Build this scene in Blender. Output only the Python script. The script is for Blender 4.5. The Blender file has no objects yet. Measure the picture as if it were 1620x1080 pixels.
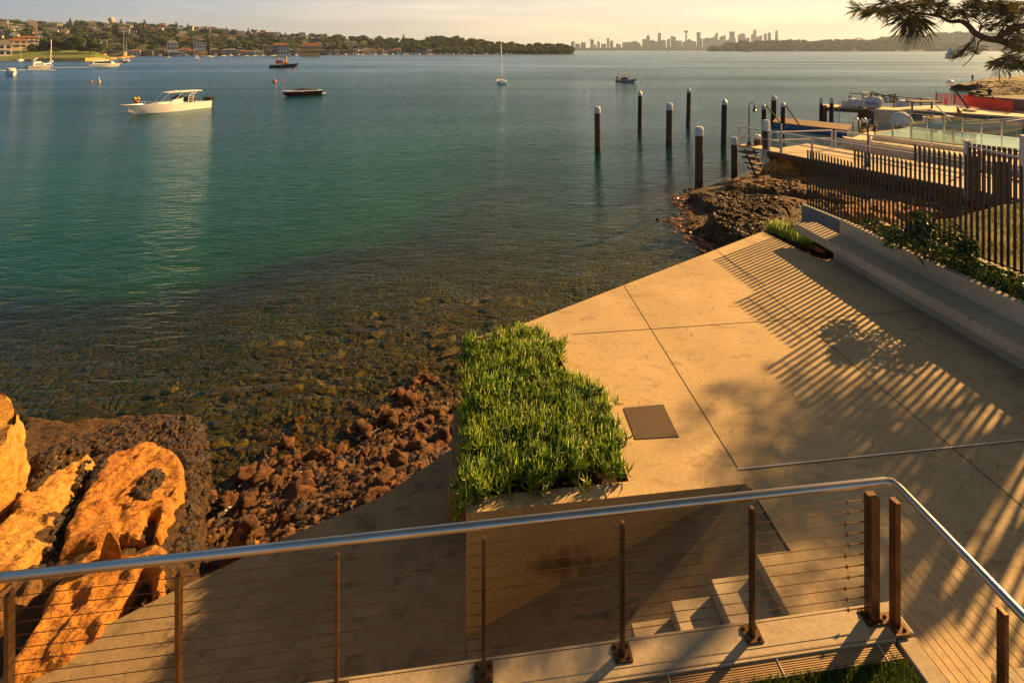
import bpy, math, random
import numpy as np
from mathutils import Vector, Matrix, noise as mnoise
R = math.radians
random.seed(7)
SC = bpy.context.scene
COL = SC.collection
# ------------------------------------------------------------ camera
HC, F, CX, HOR = 8.8, 775.0, 845.0, 79.3
cd = bpy.data.cameras.new("camera"); cam = bpy.data.objects.new("camera", cd); COL.objects.link(cam)
cam.location = (0, 0, HC); cam.rotation_euler = (R(90), 0, 0)
cd.sensor_width = 36; cd.lens = F/1620*36
cd.shift_x = -(CX-810)/1620; cd.shift_y = (HOR-540)/1620
cd.clip_start = 0.05; cd.clip_end = 40000
SC.camera = cam
# ------------------------------------------------------------ light
AZ, EL = 56.0, 26.0                      # sun: degrees right of the view axis, degrees above the horizon
SUN = Vector((math.sin(R(AZ))*math.cos(R(EL)), math.cos(R(AZ))*math.cos(R(EL)), math.sin(R(EL))))
sd = bpy.data.lights.new("sun", 'SUN'); sd.energy = 5.0; sd.angle = R(0.5); sd.color = (1.0, 0.56, 0.19)
so = bpy.data.objects.new("sun", sd); COL.objects.link(so)
so.rotation_euler = SUN.to_track_quat('Z', 'Y').to_euler()
W = bpy.data.worlds.new("World"); SC.world = W; W.use_nodes = True
nt = W.node_tree; nt.nodes.clear()
def N(t, typ, **k):
    n = t.nodes.new(typ)
    for a, b in k.items():
        if a.startswith('i_'): n.inputs[int(a[2:])].default_value = b
        else: setattr(n, a, b)
    return n
def L(t, a, b): t.links.new(a, b)
sky = N(nt, 'ShaderNodeTexSky', sky_type='NISHITA', sun_disc=False)
sky.sun_elevation = R(EL); sky.sun_rotation = R(AZ); sky.air_density = 1.2; sky.dust_density = 1.0; sky.ozone_density = 1.0
geo = N(nt, 'ShaderNodeTexCoord')
sep = N(nt, 'ShaderNodeSeparateXYZ'); L(nt, geo.outputs['Generated'], sep.inputs[0])
# evening air low in the sky: warm and bright towards the sun, grey blue away from it
dot = N(nt, 'ShaderNodeVectorMath', operation='DOT_PRODUCT'); L(nt, geo.outputs['Generated'], dot.inputs[0])
dot.inputs[1].default_value = (math.sin(R(AZ)), math.cos(R(AZ)), 0.0)
gl = N(nt, 'ShaderNodeMapRange', i_1=-0.35, i_2=1.0, i_3=0.0, i_4=1.0); L(nt, dot.outputs['Value'], gl.inputs[0])
def ramp(stops, fac):
    r = N(nt, 'ShaderNodeValToRGB'); e = r.color_ramp.elements
    while len(e) < len(stops): e.new(.5)
    for k, (p_, c_) in enumerate(stops): e[k].position = p_; e[k].color = (*c_, 1)
    L(nt, fac, r.inputs[0]); return r.outputs[0]
SL = 11.8                                    # sky level
def lv(*c): return tuple(x for x in c)
far = ramp([(0.0, (.150,.172,.175)), (.10, (.076,.150,.235)), (.30, (.028,.085,.160)), (.7, (.026,.040,.058)), (1, (.020,.028,.036))], sep.outputs['Z'])
sunw = ramp([(0.0, (.62,.475,.275)), (.10, (.54,.44,.30)), (.30, (.26,.205,.135)), (.7, (.085,.070,.052)), (1, (.036,.034,.032))], sep.outputs['Z'])
lowm = N(nt, 'ShaderNodeMix', data_type='RGBA'); L(nt, gl.outputs[0], lowm.inputs[0]); L(nt, far, lowm.inputs[6]); L(nt, sunw, lowm.inputs[7])
up = N(nt, 'ShaderNodeMapRange', i_1=0.15, i_2=0.9, i_3=0.0, i_4=0.5); L(nt, sep.outputs['Z'], up.inputs[0])
lows = N(nt, 'ShaderNodeVectorMath', operation='SCALE'); lows.inputs['Scale'].default_value = SL; L(nt, lowm.outputs[2], lows.inputs[0])
m2 = N(nt, 'ShaderNodeMix', data_type='RGBA'); L(nt, up.outputs[0], m2.inputs[0]); L(nt, lows.outputs[0], m2.inputs[6])
wm = N(nt, 'ShaderNodeMix', data_type='RGBA', blend_type='MULTIPLY'); wm.inputs[0].default_value = 1; L(nt, sky.outputs[0], wm.inputs[6]); wm.inputs[7].default_value = (.26,.19,.13,1)
L(nt, wm.outputs[2], m2.inputs[7])
# thin streaky cloud
cm = N(nt, 'ShaderNodeMapping'); cm.inputs['Scale'].default_value = (1.6, 1.6, 14); L(nt, geo.outputs['Generated'], cm.inputs[0])
cn = N(nt, 'ShaderNodeTexNoise'); cn.inputs['Scale'].default_value = 2.2; cn.inputs['Detail'].default_value = 6; cn.inputs['Distortion'].default_value = 0.6
L(nt, cm.outputs[0], cn.inputs['Vector'])
cr = N(nt, 'ShaderNodeMapRange', i_1=0.47, i_2=0.68, i_3=0.0, i_4=0.6); L(nt, cn.outputs[0], cr.inputs[0])
m3 = N(nt, 'ShaderNodeMix', data_type='RGBA', blend_type='MIX'); L(nt, cr.outputs[0], m3.inputs[0]); L(nt, m2.outputs[2], m3.inputs[6])
m4 = N(nt, 'ShaderNodeMix', data_type='RGBA', blend_type='MULTIPLY'); m4.inputs[0].default_value = 1
L(nt, m2.outputs[2], m4.inputs[6]); m4.inputs[7].default_value = (1.5, 1.3, 1.15, 1); L(nt, m4.outputs[2], m3.inputs[7])
bg = N(nt, 'ShaderNodeBackground'); bg.inputs[1].default_value = 0.085; L(nt, m3.outputs[2], bg.inputs[0])
wo = N(nt, 'ShaderNodeOutputWorld'); L(nt, bg.outputs[0], wo.inputs[0])
vs = SC.view_settings; vs.view_transform = 'Standard'; vs.look = 'None'; vs.gamma = 1; vs.exposure = 1.34
SC.cycles.max_bounces = 6; SC.cycles.transparent_max_bounces = 12; SC.cycles.volume_bounces = 0

# ------------------------------------------------------------ geometry helpers
CA, SA = math.cos(R(6.5)), math.sin(R(6.5))
def uv(u, v, z=0.0): return Vector((u*CA - v*SA, u*SA + v*CA, z))     # terrace frame: u along the handrail, v out to sea
def P(px, py, z=0.0):                                                  # photo point read on the level z
    Y = F*(HC-z)/(py-HOR); return Vector(((px-CX)/F*Y, Y, z))
def PD(px, py, Y): return Vector(((px-CX)/F*Y, Y, HC-(py-HOR)*Y/F))    # photo point read at the depth Y
def rot2(x, y, a): return x*math.cos(a)-y*math.sin(a), x*math.sin(a)+y*math.cos(a)
class MB:
    def __init__(s): s.v, s.f, s.m, s.k = [], [], [], 0
    def add(s, vs, fs, k=None):
        o = len(s.v); s.v += [tuple(p) for p in vs]; s.f += [tuple(i+o for i in f) for f in fs]; s.m += [s.k if k is None else k]*len(fs); return s
    def box(s, c, d, rz=0.0, k=None):
        hx, hy, hz = d[0]/2, d[1]/2, d[2]/2; vs = []
        for z in (-hz, hz):
            for x, y in ((-hx, -hy), (hx, -hy), (hx, hy), (-hx, hy)):
                a, b = rot2(x, y, rz); vs.append((c[0]+a, c[1]+b, c[2]+z))
        return s.add(vs, [(3,2,1,0),(4,5,6,7),(0,1,5,4),(1,2,6,5),(2,3,7,6),(3,0,4,7)], k)
    def prism(s, pts, z0, z1, k=None):
        n = len(pts); z1s = z1 if isinstance(z1, (list, tuple)) else [z1]*n
        a = sum(pts[i][0]*pts[(i+1)%n][1]-pts[(i+1)%n][0]*pts[i][1] for i in range(n))
        if a < 0: pts = list(pts)[::-1]; z1s = list(z1s)[::-1]
        vs = [(p[0], p[1], z0) for p in pts]+[(p[0], p[1], z) for p, z in zip(pts, z1s)]
        return s.add(vs, [tuple(range(n-1, -1, -1)), tuple(range(n, 2*n))]+[(i, (i+1) % n, n+(i+1) % n, n+i) for i in range(n)], k)
    def tube(s, pts, r, n=8, k=None, cap=True):
        pts = [Vector(p) for p in pts]; m = len(pts); rs = r if isinstance(r, (list, tuple)) else [r]*m
        vs, fs = [], []; prev = None
        for i, p in enumerate(pts):
            t = (pts[min(i+1, m-1)]-pts[max(i-1, 0)]).normalized()
            if prev is None: a = t.orthogonal().normalized()
            else:
                a = prev-t*prev.dot(t); a = a.normalized() if a.length > 1e-6 else t.orthogonal().normalized()
            prev = a; b = t.cross(a)
            for j in range(n):
                q = 2*math.pi*(j+.5)/n; vs.append(p+(a*math.cos(q)+b*math.sin(q))*rs[i])
        for i in range(m-1):
            for j in range(n):
                fs.append((i*n+j, i*n+(j+1) % n, (i+1)*n+(j+1) % n, (i+1)*n+j))
        if cap: fs += [tuple(range(n-1, -1, -1)), tuple(range((m-1)*n, m*n))]
        return s.add(vs, fs, k)
    def lathe(s, c, prof, n=16, k=None):
        vs, fs = [], []
        for r, z in prof:
            for j in range(n):
                q = 2*math.pi*j/n; vs.append((c[0]+r*math.cos(q), c[1]+r*math.sin(q), c[2]+z))
        m = len(prof)
        for i in range(m-1):
            for j in range(n): fs.append((i*n+j, i*n+(j+1) % n, (i+1)*n+(j+1) % n, (i+1)*n+j))
        fs += [tuple(range(n-1, -1, -1)), tuple(range((m-1)*n, m*n))]
        return s.add(vs, fs, k)
    def ball(s, c, r, sub=2, sq=(1,1,1), jit=0.0, k=None, seed=0, freq=1.0):
        V0, F0 = ico(sub); o = Vector((seed*7.3, seed*3.1, seed*1.7))
        vs = []
        for p in V0:
            q = 1+jit*mnoise.noise(p*freq+o)
            vs.append((c[0]+p.x*r*sq[0]*q, c[1]+p.y*r*sq[1]*q, c[2]+p.z*r*sq[2]*q))
        return s.add(vs, F0, k)
    def build(s, name, mats, parent=None, smooth=False, loc=None, rz=None):
        me = bpy.data.meshes.new(name); me.from_pydata([tuple(v) for v in s.v], [], s.f)
        for m in (mats if isinstance(mats, (list, tuple)) else [mats]): me.materials.append(m)
        if any(s.m): me.polygons.foreach_set('material_index', s.m)
        if smooth: me.polygons.foreach_set('use_smooth', [True]*len(me.polygons))
        me.update(); return link(name, me, parent, loc, rz)
def link(name, me, parent=None, loc=None, rz=None):
    o = bpy.data.objects.new(name, me); COL.objects.link(o)
    if parent is not None: o.parent = parent
    if loc is not None: o.location = loc
    if rz is not None: o.rotation_euler = (0, 0, rz)
    return o
_ico = {}
def ico(sub):
    if sub not in _ico:
        import bmesh
        bm = bmesh.new(); bmesh.ops.create_icosphere(bm, subdivisions=sub, radius=1)
        _ico[sub] = ([v.co.copy() for v in bm.verts], [tuple(x.index for x in f.verts) for f in bm.faces]); bm.free()
    return _ico[sub]
def tag(o, label=None, cat=None, group=None, kind=None):
    if label: o['label'] = label
    if cat: o['category'] = cat
    if group: o['group'] = group
    if kind: o['kind'] = kind
    return o
def thing(name, label, cat, loc=(0,0,0), rz=0.0, group=None):
    o = bpy.data.objects.new(name, None); COL.objects.link(o); o.location = loc; o.rotation_euler = (0,0,rz); o.empty_display_size = .3
    return tag(o, label, cat, group)
def copy_tree(o, parent=None):
    c = o.copy(); COL.objects.link(c); c.parent = parent
    for ch in list(o.children): copy_tree(ch, c)
    return c
def grid_mesh(nx, ny, fn):
    X = np.array([fn(i, j) for j in range(ny) for i in range(nx)])
    fs = [(j*nx+i, j*nx+i+1, (j+1)*nx+i+1, (j+1)*nx+i) for j in range(ny-1) for i in range(nx-1)]
    return X, fs
def bevel(o, w=0.01, seg=2):
    m = o.modifiers.new('bevel', 'BEVEL'); m.width = w; m.segments = seg; m.limit_method = 'ANGLE'; return o

def nth(n): return f'{n}'+('th' if 10 < n % 100 < 14 else {1:'st',2:'nd',3:'rd'}.get(n % 10, 'th'))
# ------------------------------------------------------------ materials
def mat(name, c1, c2=None, rough=.7, metal=0.0, scale=3.0, bump=0.0, bscale=None, detail=6, coord='Object', lo=.35, hi=.65, stretch=None,
        spec=.5, c3=None, s3=20.0, t3=(.6, .72), coat=0.0, bdist=0.02, trans=0.0):
    m = bpy.data.materials.new(name); m.use_nodes = True; t = m.node_tree; b = t.nodes['Principled BSDF']
    b.inputs['Roughness'].default_value = rough; b.inputs['Metallic'].default_value = metal
    b.inputs['Specular IOR Level'].default_value = spec; b.inputs['Coat Weight'].default_value = coat
    tc = N(t, 'ShaderNodeTexCoord')
    if coord == 'World': vec = N(t, 'ShaderNodeNewGeometry').outputs['Position']
    else: vec = tc.outputs[coord]
    if stretch:
        mp = N(t, 'ShaderNodeMapping'); mp.inputs['Scale'].default_value = stretch[:3]
        if len(stretch) > 3: mp.inputs['Rotation'].default_value = (0, 0, stretch[3])
        L(t, vec, mp.inputs[0]); vec = mp.outputs[0]
    col = None
    if c2:
        n = N(t, 'ShaderNodeTexNoise'); n.inputs['Scale'].default_value = scale; n.inputs['Detail'].default_value = detail; L(t, vec, n.inputs['Vector'])
        mr = N(t, 'ShaderNodeMapRange', i_1=lo, i_2=hi); L(t, n.outputs[0], mr.inputs[0])
        mx = N(t, 'ShaderNodeMix', data_type='RGBA'); L(t, mr.outputs[0], mx.inputs[0]); mx.inputs[6].default_value = (*c1, 1); mx.inputs[7].default_value = (*c2, 1)
        col = mx.outputs[2]
        if c3:
            n3 = N(t, 'ShaderNodeTexNoise'); n3.inputs['Scale'].default_value = s3; n3.inputs['Detail'].default_value = 4; L(t, vec, n3.inputs['Vector'])
            mr3 = N(t, 'ShaderNodeMapRange', i_1=t3[0], i_2=t3[1]); L(t, n3.outputs[0], mr3.inputs[0])
            mx3 = N(t, 'ShaderNodeMix', data_type='RGBA'); L(t, mr3.outputs[0], mx3.inputs[0]); L(t, col, mx3.inputs[6]); mx3.inputs[7].default_value = (*c3, 1)
            col = mx3.outputs[2]
        L(t, col, b.inputs['Base Color'])
    else: b.inputs['Base Color'].default_value = (*c1, 1)
    if bump:
        nb = N(t, 'ShaderNodeTexNoise'); nb.inputs['Scale'].default_value = bscale or scale*4; nb.inputs['Detail'].default_value = 8; L(t, vec, nb.inputs['Vector'])
        bp = N(t, 'ShaderNodeBump'); bp.inputs['Strength'].default_value = bump; bp.inputs['Distance'].default_value = bdist
        L(t, nb.outputs[0], bp.inputs['Height']); L(t, bp.outputs[0], b.inputs['Normal'])
    if trans:
        tr = N(t, 'ShaderNodeBsdfTranslucent'); ms = N(t, 'ShaderNodeMixShader'); ms.inputs[0].default_value = trans
        if col is not None: L(t, col, tr.inputs[0])
        else: tr.inputs[0].default_value = (*c1, 1)
        L(t, b.outputs[0], ms.inputs[1]); L(t, tr.outputs[0], ms.inputs[2]); L(t, ms.outputs[0], t.nodes['Material Output'].inputs[0])
    return m
M = {}
M['white'] = mat('white_paint', (.74,.72,.69), (.80,.78,.75), rough=.35, scale=2)
M['hull'] = mat('white_gelcoat', (.72,.71,.69), (.77,.76,.74), rough=.18, scale=.5, coat=.4)
M['grey'] = mat('grey_paint', (.25,.27,.29), (.33,.35,.36), rough=.4)
M['dark'] = mat('dark_glass', (.012,.014,.018), rough=.08)
M['black'] = mat('black_plastic', (.012,.012,.013), (.03,.03,.03), rough=.35)
M['navy'] = mat('navy_canvas', (.010,.014,.045), (.02,.03,.08), rough=.8)
M['steel'] = mat('steel', (.62,.60,.58), (.5,.48,.46), rough=.25, metal=1.0, scale=8)
M['orange'] = mat('orange_float', (.75,.16,.015), (.6,.10,.01), rough=.5)
M['red'] = mat('red_paint', (.5,.05,.02), (.4,.04,.02), rough=.5)
M['darkhull'] = mat('dark_hull', (.035,.006,.008), (.05,.01,.01), rough=.15, coat=.5)
M['yellow'] = mat('yellow_paint', (.62,.38,.04), (.55,.32,.03), rough=.4)
M['ochre'] = mat('ochre_paint', (.6,.22,.04), (.5,.16,.03), rough=.5)
M['canvas'] = mat('tan_canvas', (.5,.22,.09), (.42,.18,.07), rough=.9)
M['skin'] = mat('skin', (.3,.16,.10), rough=.6)
M['blue'] = mat('blue_paint', (.03,.10,.28), (.04,.14,.32), rough=.5)
M['foam'] = mat('white_foam', (.7,.7,.68), (.45,.5,.5), rough=.9, scale=2)
# ============================================================ SEA BED, SHORE, WATER
COAST = [(-60,2),(-14,6.2),(-8,7.2),(-6.3,8.2),(-5.7,9.4),(-4.9,10.2),(-4.0,10.9),(-3.1,11.7),(-1.9,12.4),(-0.6,11.2),(0.6,10.4),
         (7.4,15.2),(7.6,20),(8.2,25.5),(9.6,30.6),(13,33),(17,36.5),(24,39),(31,46),(40,60),(52,64),(60,63),(90,66),(150,72),(260,100),(260,-40),(-60,-40)]
CP = np.array(COAST, float)
def signed_dist(x, y):
    p = np.stack([x, y], -1)[..., None, :]; a = CP; b = np.roll(CP, -1, 0); ab = b-a
    t = np.clip(((p-a)*ab).sum(-1)/(ab*ab).sum(-1), 0, 1); d = np.sqrt((((a+ab*t[..., None])-p)**2).sum(-1))
    d = d[..., :25].min(-1)
    inside = np.zeros(x.shape, bool); n = len(CP)
    for i in range(n):
        x1, y1 = CP[i]; x2, y2 = CP[(i+1) % n]
        if y1 == y2: continue
        c = ((y1 > y) != (y2 > y)) & (x < (x2-x1)*(y-y1)/(y2-y1)+x1); inside ^= c
    return np.where(inside, d, -d)
def bed_z(x, y, sd):
    land = np.where(x > 5, np.minimum(.75, .16*sd), np.minimum(1.55, .42*sd))
    wt = np.clip((x+4)/12, 0, 1)*np.clip((y-13)/13, 0, 1); wt = wt*wt*(3-2*wt); s = -sd; sea = -np.minimum(.10*s, 1.3)-wt*np.minimum(.35*np.maximum(s, 0), 2.6)-np.clip(s-11, 0, 60)*.16
    z = np.where(sd > 0, land, sea); return z
def perspective_grid(name, y0, y1, ny, nx, spread, fn):
    ys = y0*(y1/y0)**(np.arange(ny)/(ny-1)); s = np.linspace(-1, 1, nx)
    Y = np.repeat(ys[:, None], nx, 1); X = s[None, :]*(Y*spread+16)
    Z, attrs = fn(X, Y)
    vs = np.stack([X, Y, Z], -1).reshape(-1, 3)
    ii = np.arange((ny-1)*(nx-1)); j, i = ii//(nx-1), ii % (nx-1)
    f = np.stack([j*nx+i, j*nx+i+1, (j+1)*nx+i+1, (j+1)*nx+i], -1)
    me = bpy.data.meshes.new(name); me.from_pydata(vs.tolist(), [], f.tolist())
    me.polygons.foreach_set('use_smooth', [True]*len(me.polygons))
    for k, a in attrs.items():
        at = me.attributes.new(k, 'FLOAT', 'POINT'); at.data.foreach_set('value', a.reshape(-1).astype(np.float32))
    return link(name, me)
def nz(x, y, s, seed=0.0):
    return mnoise.fractal(Vector((x*s+seed, y*s-seed, seed)), 1.0, 2.1, 4)
vnz = np.vectorize(nz)
def bed_fn(X, Y):
    sd = signed_dist(X, Y); z = bed_z(X, Y, sd)
    near = np.exp(-Y/60)
    z = z+.16*near*vnz(X, Y, .8, 3.0)+.07*near*vnz(X, Y, 2.7, 9.0)
    return z, {'sd': sd}
bed = perspective_grid('seabed', 3.0, 260.0, 230, 260, 1.4, bed_fn); tag(bed, kind='structure')
m = bpy.data.materials.new('seabed'); m.use_nodes = True; t = m.node_tree; b = t.nodes['Principled BSDF']; b.inputs['Roughness'].default_value = .75
gp = N(t, 'ShaderNodeNewGeometry'); at = N(t, 'ShaderNodeAttribute', attribute_name='sd')
def tnoise(t, vec, sc, det=5, dist=0.0, rough=.55):
    n = N(t, 'ShaderNodeTexNoise'); n.inputs['Scale'].default_value = sc; n.inputs['Detail'].default_value = det; n.inputs['Distortion'].default_value = dist
    n.inputs['Roughness'].default_value = rough; L(t, vec, n.inputs['Vector']); return n.outputs[0]
def mrange(t, v, a, b_, c=0.0, d=1.0, smooth=False):
    n = N(t, 'ShaderNodeMapRange', i_1=a, i_2=b_, i_3=c, i_4=d)
    if smooth: n.interpolation_type = 'SMOOTHSTEP'
    L(t, v, n.inputs[0]); return n.outputs[0]
def mixc(t, f, a, b_, mode='MIX'):
    n = N(t, 'ShaderNodeMix', data_type='RGBA', blend_type=mode)
    if isinstance(f, float): n.inputs[0].default_value = f
    else: L(t, f, n.inputs[0])
    for k, x in ((6, a), (7, b_)):
        if isinstance(x, tuple): n.inputs[k].default_value = (*x, 1)
        else: L(t, x, n.inputs[k])
    return n.outputs[2]
def mth(t, op, a, b_=None):
    n = N(t, 'ShaderNodeMath', operation=op)
    for k, x in ((0, a), (1, b_)):
        if x is None: continue
        if isinstance(x, (int, float)): n.inputs[k].default_value = x
        else: L(t, x, n.inputs[k])
    return n.outputs[0]
pos = gp.outputs['Position']
stone = mixc(t, mrange(t, tnoise(t, pos, 2.2, 8, .4), .38, .66), (.022,.014,.005), (.13,.085,.022))
vor = N(t, 'ShaderNodeTexVoronoi', feature='DISTANCE_TO_EDGE'); vor.inputs['Scale'].default_value = 2.6
wv_ = N(t, 'ShaderNodeTexNoise'); wv_.inputs['Scale'].default_value = 1.3; wv_.inputs['Detail'].default_value = 3; L(t, pos, wv_.inputs['Vector']); wm_ = N(t, 'ShaderNodeVectorMath', operation='MULTIPLY_ADD'); L(t, wv_.outputs['Color'], wm_.inputs[0]); wm_.inputs[1].default_value = (1.6,1.6,1.6); L(t, pos, wm_.inputs[2]); L(t, wm_.outputs[0], vor.inputs['Vector'])
stone = mixc(t, mrange(t, vor.outputs[0], .0, .16), (.012,.008,.004), stone)
red = mixc(t, mrange(t, tnoise(t, pos, 1.1, 4), .5, .62), stone, (.10,.03,.008))
weed = mixc(t, mrange(t, tnoise(t, pos, 3.0, 6), .4, .65), (.008,.005,.003), (.055,.020,.007))
sdn = mth(t, 'ADD', at.outputs['Fac'], mth(t, 'MULTIPLY', mth(t, 'SUBTRACT', tnoise(t, pos, .16, 5, .5), .5), 16))
c = mixc(t, mrange(t, sdn, -2.0, -6.5), red, mixc(t, mrange(t, tnoise(t, pos, .5, 5), .42, .58), weed, stone))
c = mixc(t, mrange(t, sdn, -7, -10), c, weed)
sand = mixc(t, mrange(t, tnoise(t, pos, .10, 4, .6), .60, .66), (.03,.13,.025), (.010,.014,.008))
c = mixc(t, mrange(t, sdn, -15.5, -18.5), c, sand)
shore_ = mixc(t, mrange(t, tnoise(t, pos, 1.1, 8, .5), .4, .62), (.11,.055,.018), (.05,.025,.009)); c = mixc(t, mrange(t, at.outputs['Fac'], .3, 1.2), c, shore_)
L(t, c, b.inputs['Base Color'])
bp = N(t, 'ShaderNodeBump'); bp.inputs['Strength'].default_value = .8; bp.inputs['Distance'].default_value = .12
L(t, mth(t, 'ADD', tnoise(t, pos, 4, 6), mrange(t, vor.outputs[0], 0, .2)), bp.inputs['Height']); L(t, bp.outputs[0], b.inputs['Normal'])
bed.data.materials.append(m); SEABED = m

def water_fn(X, Y):
    sd = signed_dist(X, Y); dep = np.maximum(0, -bed_z(X, Y, sd)); op = 1-np.exp(-np.maximum(0, dep-1.0)*.55)*np.exp(-dep*.10)
    op = np.where((Y > 75) | (np.abs(X) > 75), np.maximum(op, .97), op)
    return np.zeros_like(X), {'op': op, 'sd': -sd}
water = perspective_grid('water', 3.0, 16000.0, 260, 220, 1.9, water_fn); tag(water, kind='structure')
m = bpy.data.materials.new('sea_water'); m.use_nodes = True; t = m.node_tree; t.nodes.clear()
gp = N(t, 'ShaderNodeNewGeometry'); pos = gp.outputs['Position']; op = N(t, 'ShaderNodeAttribute', attribute_name='op').outputs['Fac']; sd = N(t, 'ShaderNodeAttribute', attribute_name='sd').outputs['Fac']
mp = N(t, 'ShaderNodeMapping'); mp.inputs['Rotation'].default_value = (0, 0, R(-28)); mp.inputs['Scale'].default_value = (.38, 1.25, 1); L(t, pos, mp.inputs[0])
mpf = N(t, 'ShaderNodeMapping'); mpf.inputs['Rotation'].default_value = (0, 0, R(-18)); mpf.inputs['Scale'].default_value = (.6, 1.1, 1); L(t, pos, mpf.inputs[0])
h1 = tnoise(t, mp.outputs[0], 2.1, 4, .7, .5); h2 = tnoise(t, mpf.outputs[0], .55, 3, .4, .5); h3 = tnoise(t, mp.outputs[0], 6.5, 3, .3)
h1r = mth(t, 'ABSOLUTE', mth(t, 'SUBTRACT', h1, .5))
gust = mrange(t, tnoise(t, mpf.outputs[0], .02, 4, .8), .35, .65, .55, 1.15)
H = mth(t, 'ADD', mth(t, 'MULTIPLY', h1, .30), mth(t, 'MULTIPLY', h2, .32)); H = mth(t, 'ADD', H, mth(t, 'MULTIPLY', h3, .11))
H = mth(t, 'SUBTRACT', H, mth(t, 'MULTIPLY', h1r, .16)); H = mth(t, 'MULTIPLY', H, gust)
bp = N(t, 'ShaderNodeBump'); bp.inputs['Strength'].default_value = 1.0; bp.inputs['Distance'].default_value = .27; L(t, H, bp.inputs['Height'])
dp = N(t, 'ShaderNodeVectorMath', operation='DOT_PRODUCT'); L(t, bp.outputs[0], dp.inputs[0]); L(t, gp.outputs['Incoming'], dp.inputs[1])
frv = mth(t, 'ADD', mth(t, 'MULTIPLY', mth(t, 'POWER', mth(t, 'SUBTRACT', 1.0, mth(t, 'MINIMUM', mth(t, 'ABSOLUTE', dp.outputs['Value']), 1.0)), 5.0), .66), .016)
ms_ = N(t, 'ShaderNodeMapping'); ms_.inputs['Scale'].default_value = (.0035, .022, 1); ms_.inputs['Rotation'].default_value = (0,0,R(-6)); L(t, pos, ms_.inputs[0])
frv = mth(t, 'MULTIPLY', frv, mrange(t, tnoise(t, ms_.outputs[0], 1.0, 5, .8, .6), .36, .64, .72, 1.22))
dist = N(t, 'ShaderNodeVectorMath', operation='LENGTH'); L(t, pos, dist.inputs[0]); dist = dist.outputs['Value']
gls = N(t, 'ShaderNodeBsdfGlossy'); L(t, mrange(t, dist, 20, 260, .03, .20), gls.inputs['Roughness']); gls.inputs[0].default_value = (.72,.87,1,1); L(t, bp.outputs[0], gls.inputs['Normal'])
dif = N(t, 'ShaderNodeBsdfDiffuse')
body = mixc(t, mrange(t, sd, 14, 50), (.000,.078,.022), (.000,.046,.058)); body = mixc(t, mrange(t, sd, 60, 300), body, (.003,.054,.135))
sx_ = N(t, 'ShaderNodeSeparateXYZ'); L(t, pos, sx_.inputs[0]); body = mixc(t, mrange(t, sx_.outputs[0], -8, 10), body, (.003,.030,.045)); L(t, bp.outputs[0], dif.inputs['Normal']); L(t, body, dif.inputs[0])
trn = N(t, 'ShaderNodeBsdfTransparent'); trn.inputs[0].default_value = (.68,.74,.44,1)
m1_ = N(t, 'ShaderNodeMixShader'); L(t, op, m1_.inputs[0]); L(t, trn.outputs[0], m1_.inputs[1]); L(t, dif.outputs[0], m1_.inputs[2])
m2_ = N(t, 'ShaderNodeMixShader'); L(t, frv, m2_.inputs[0]); L(t, m1_.outputs[0], m2_.inputs[1]); L(t, gls.outputs[0], m2_.inputs[2])
o_ = N(t, 'ShaderNodeOutputMaterial'); L(t, m2_.outputs[0], o_.inputs[0])
water.data.materials.append(m)

# ============================================================ CONCRETE TERRACE
def concrete(name, c1, c2, stain=(.12,.09,.06), amt=.35, coord='World', wet=0):
    m = bpy.data.materials.new(name); m.use_nodes = True; t = m.node_tree; b = t.nodes['Principled BSDF']; b.inputs['Roughness'].default_value = .78
    b.inputs['Specular IOR Level'].default_value = .3
    p = N(t, 'ShaderNodeNewGeometry').outputs['Position']
    c = mixc(t, mrange(t, tnoise(t, p, .9, 8, .3), .38, .64), c1, c2)
    mp = N(t, 'ShaderNodeMapping'); mp.inputs['Scale'].default_value = (1, 2.2, 1); mp.inputs['Rotation'].default_value = (0, 0, .5); L(t, p, mp.inputs[0])
    f = mrange(t, tnoise(t, mp.outputs[0], 2.1, 7, 1.2, .65), .54, .74, 0, amt)
    c = mixc(t, f, c, stain)
    sp = mrange(t, tnoise(t, p, 60, 3), .62, .72, 0, .5); c = mixc(t, sp, c, stain)
    fine = mrange(t, tnoise(t, p, 22, 4), .3, .7, .86, 1.1)
    cc = N(t, 'ShaderNodeVectorMath', operation='SCALE'); L(t, c, cc.inputs[0]); L(t, fine, cc.inputs['Scale'])
    L(t, cc.outputs[0], b.inputs['Base Color'])
    bp = N(t, 'ShaderNodeBump'); bp.inputs['Strength'].default_value = .5; bp.inputs['Distance'].default_value = .006
    L(t, mth(t, 'ADD', tnoise(t, p, 30, 6), mth(t, 'MULTIPLY', tnoise(t, p, 140, 2), .5)), bp.inputs['Height']); L(t, bp.outputs[0], b.inputs['Normal'])
    return m
M['patio'] = concrete('smooth_concrete', (.43,.325,.18), (.52,.395,.22), (.20,.14,.075), .8)
M['conc'] = concrete('grey_concrete', (.36,.295,.20), (.45,.37,.255), (.18,.14,.09), .5)
M['ramp'] = concrete('rough_concrete', (.24,.175,.095), (.36,.265,.145), (.055,.042,.028), .9)
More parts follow.
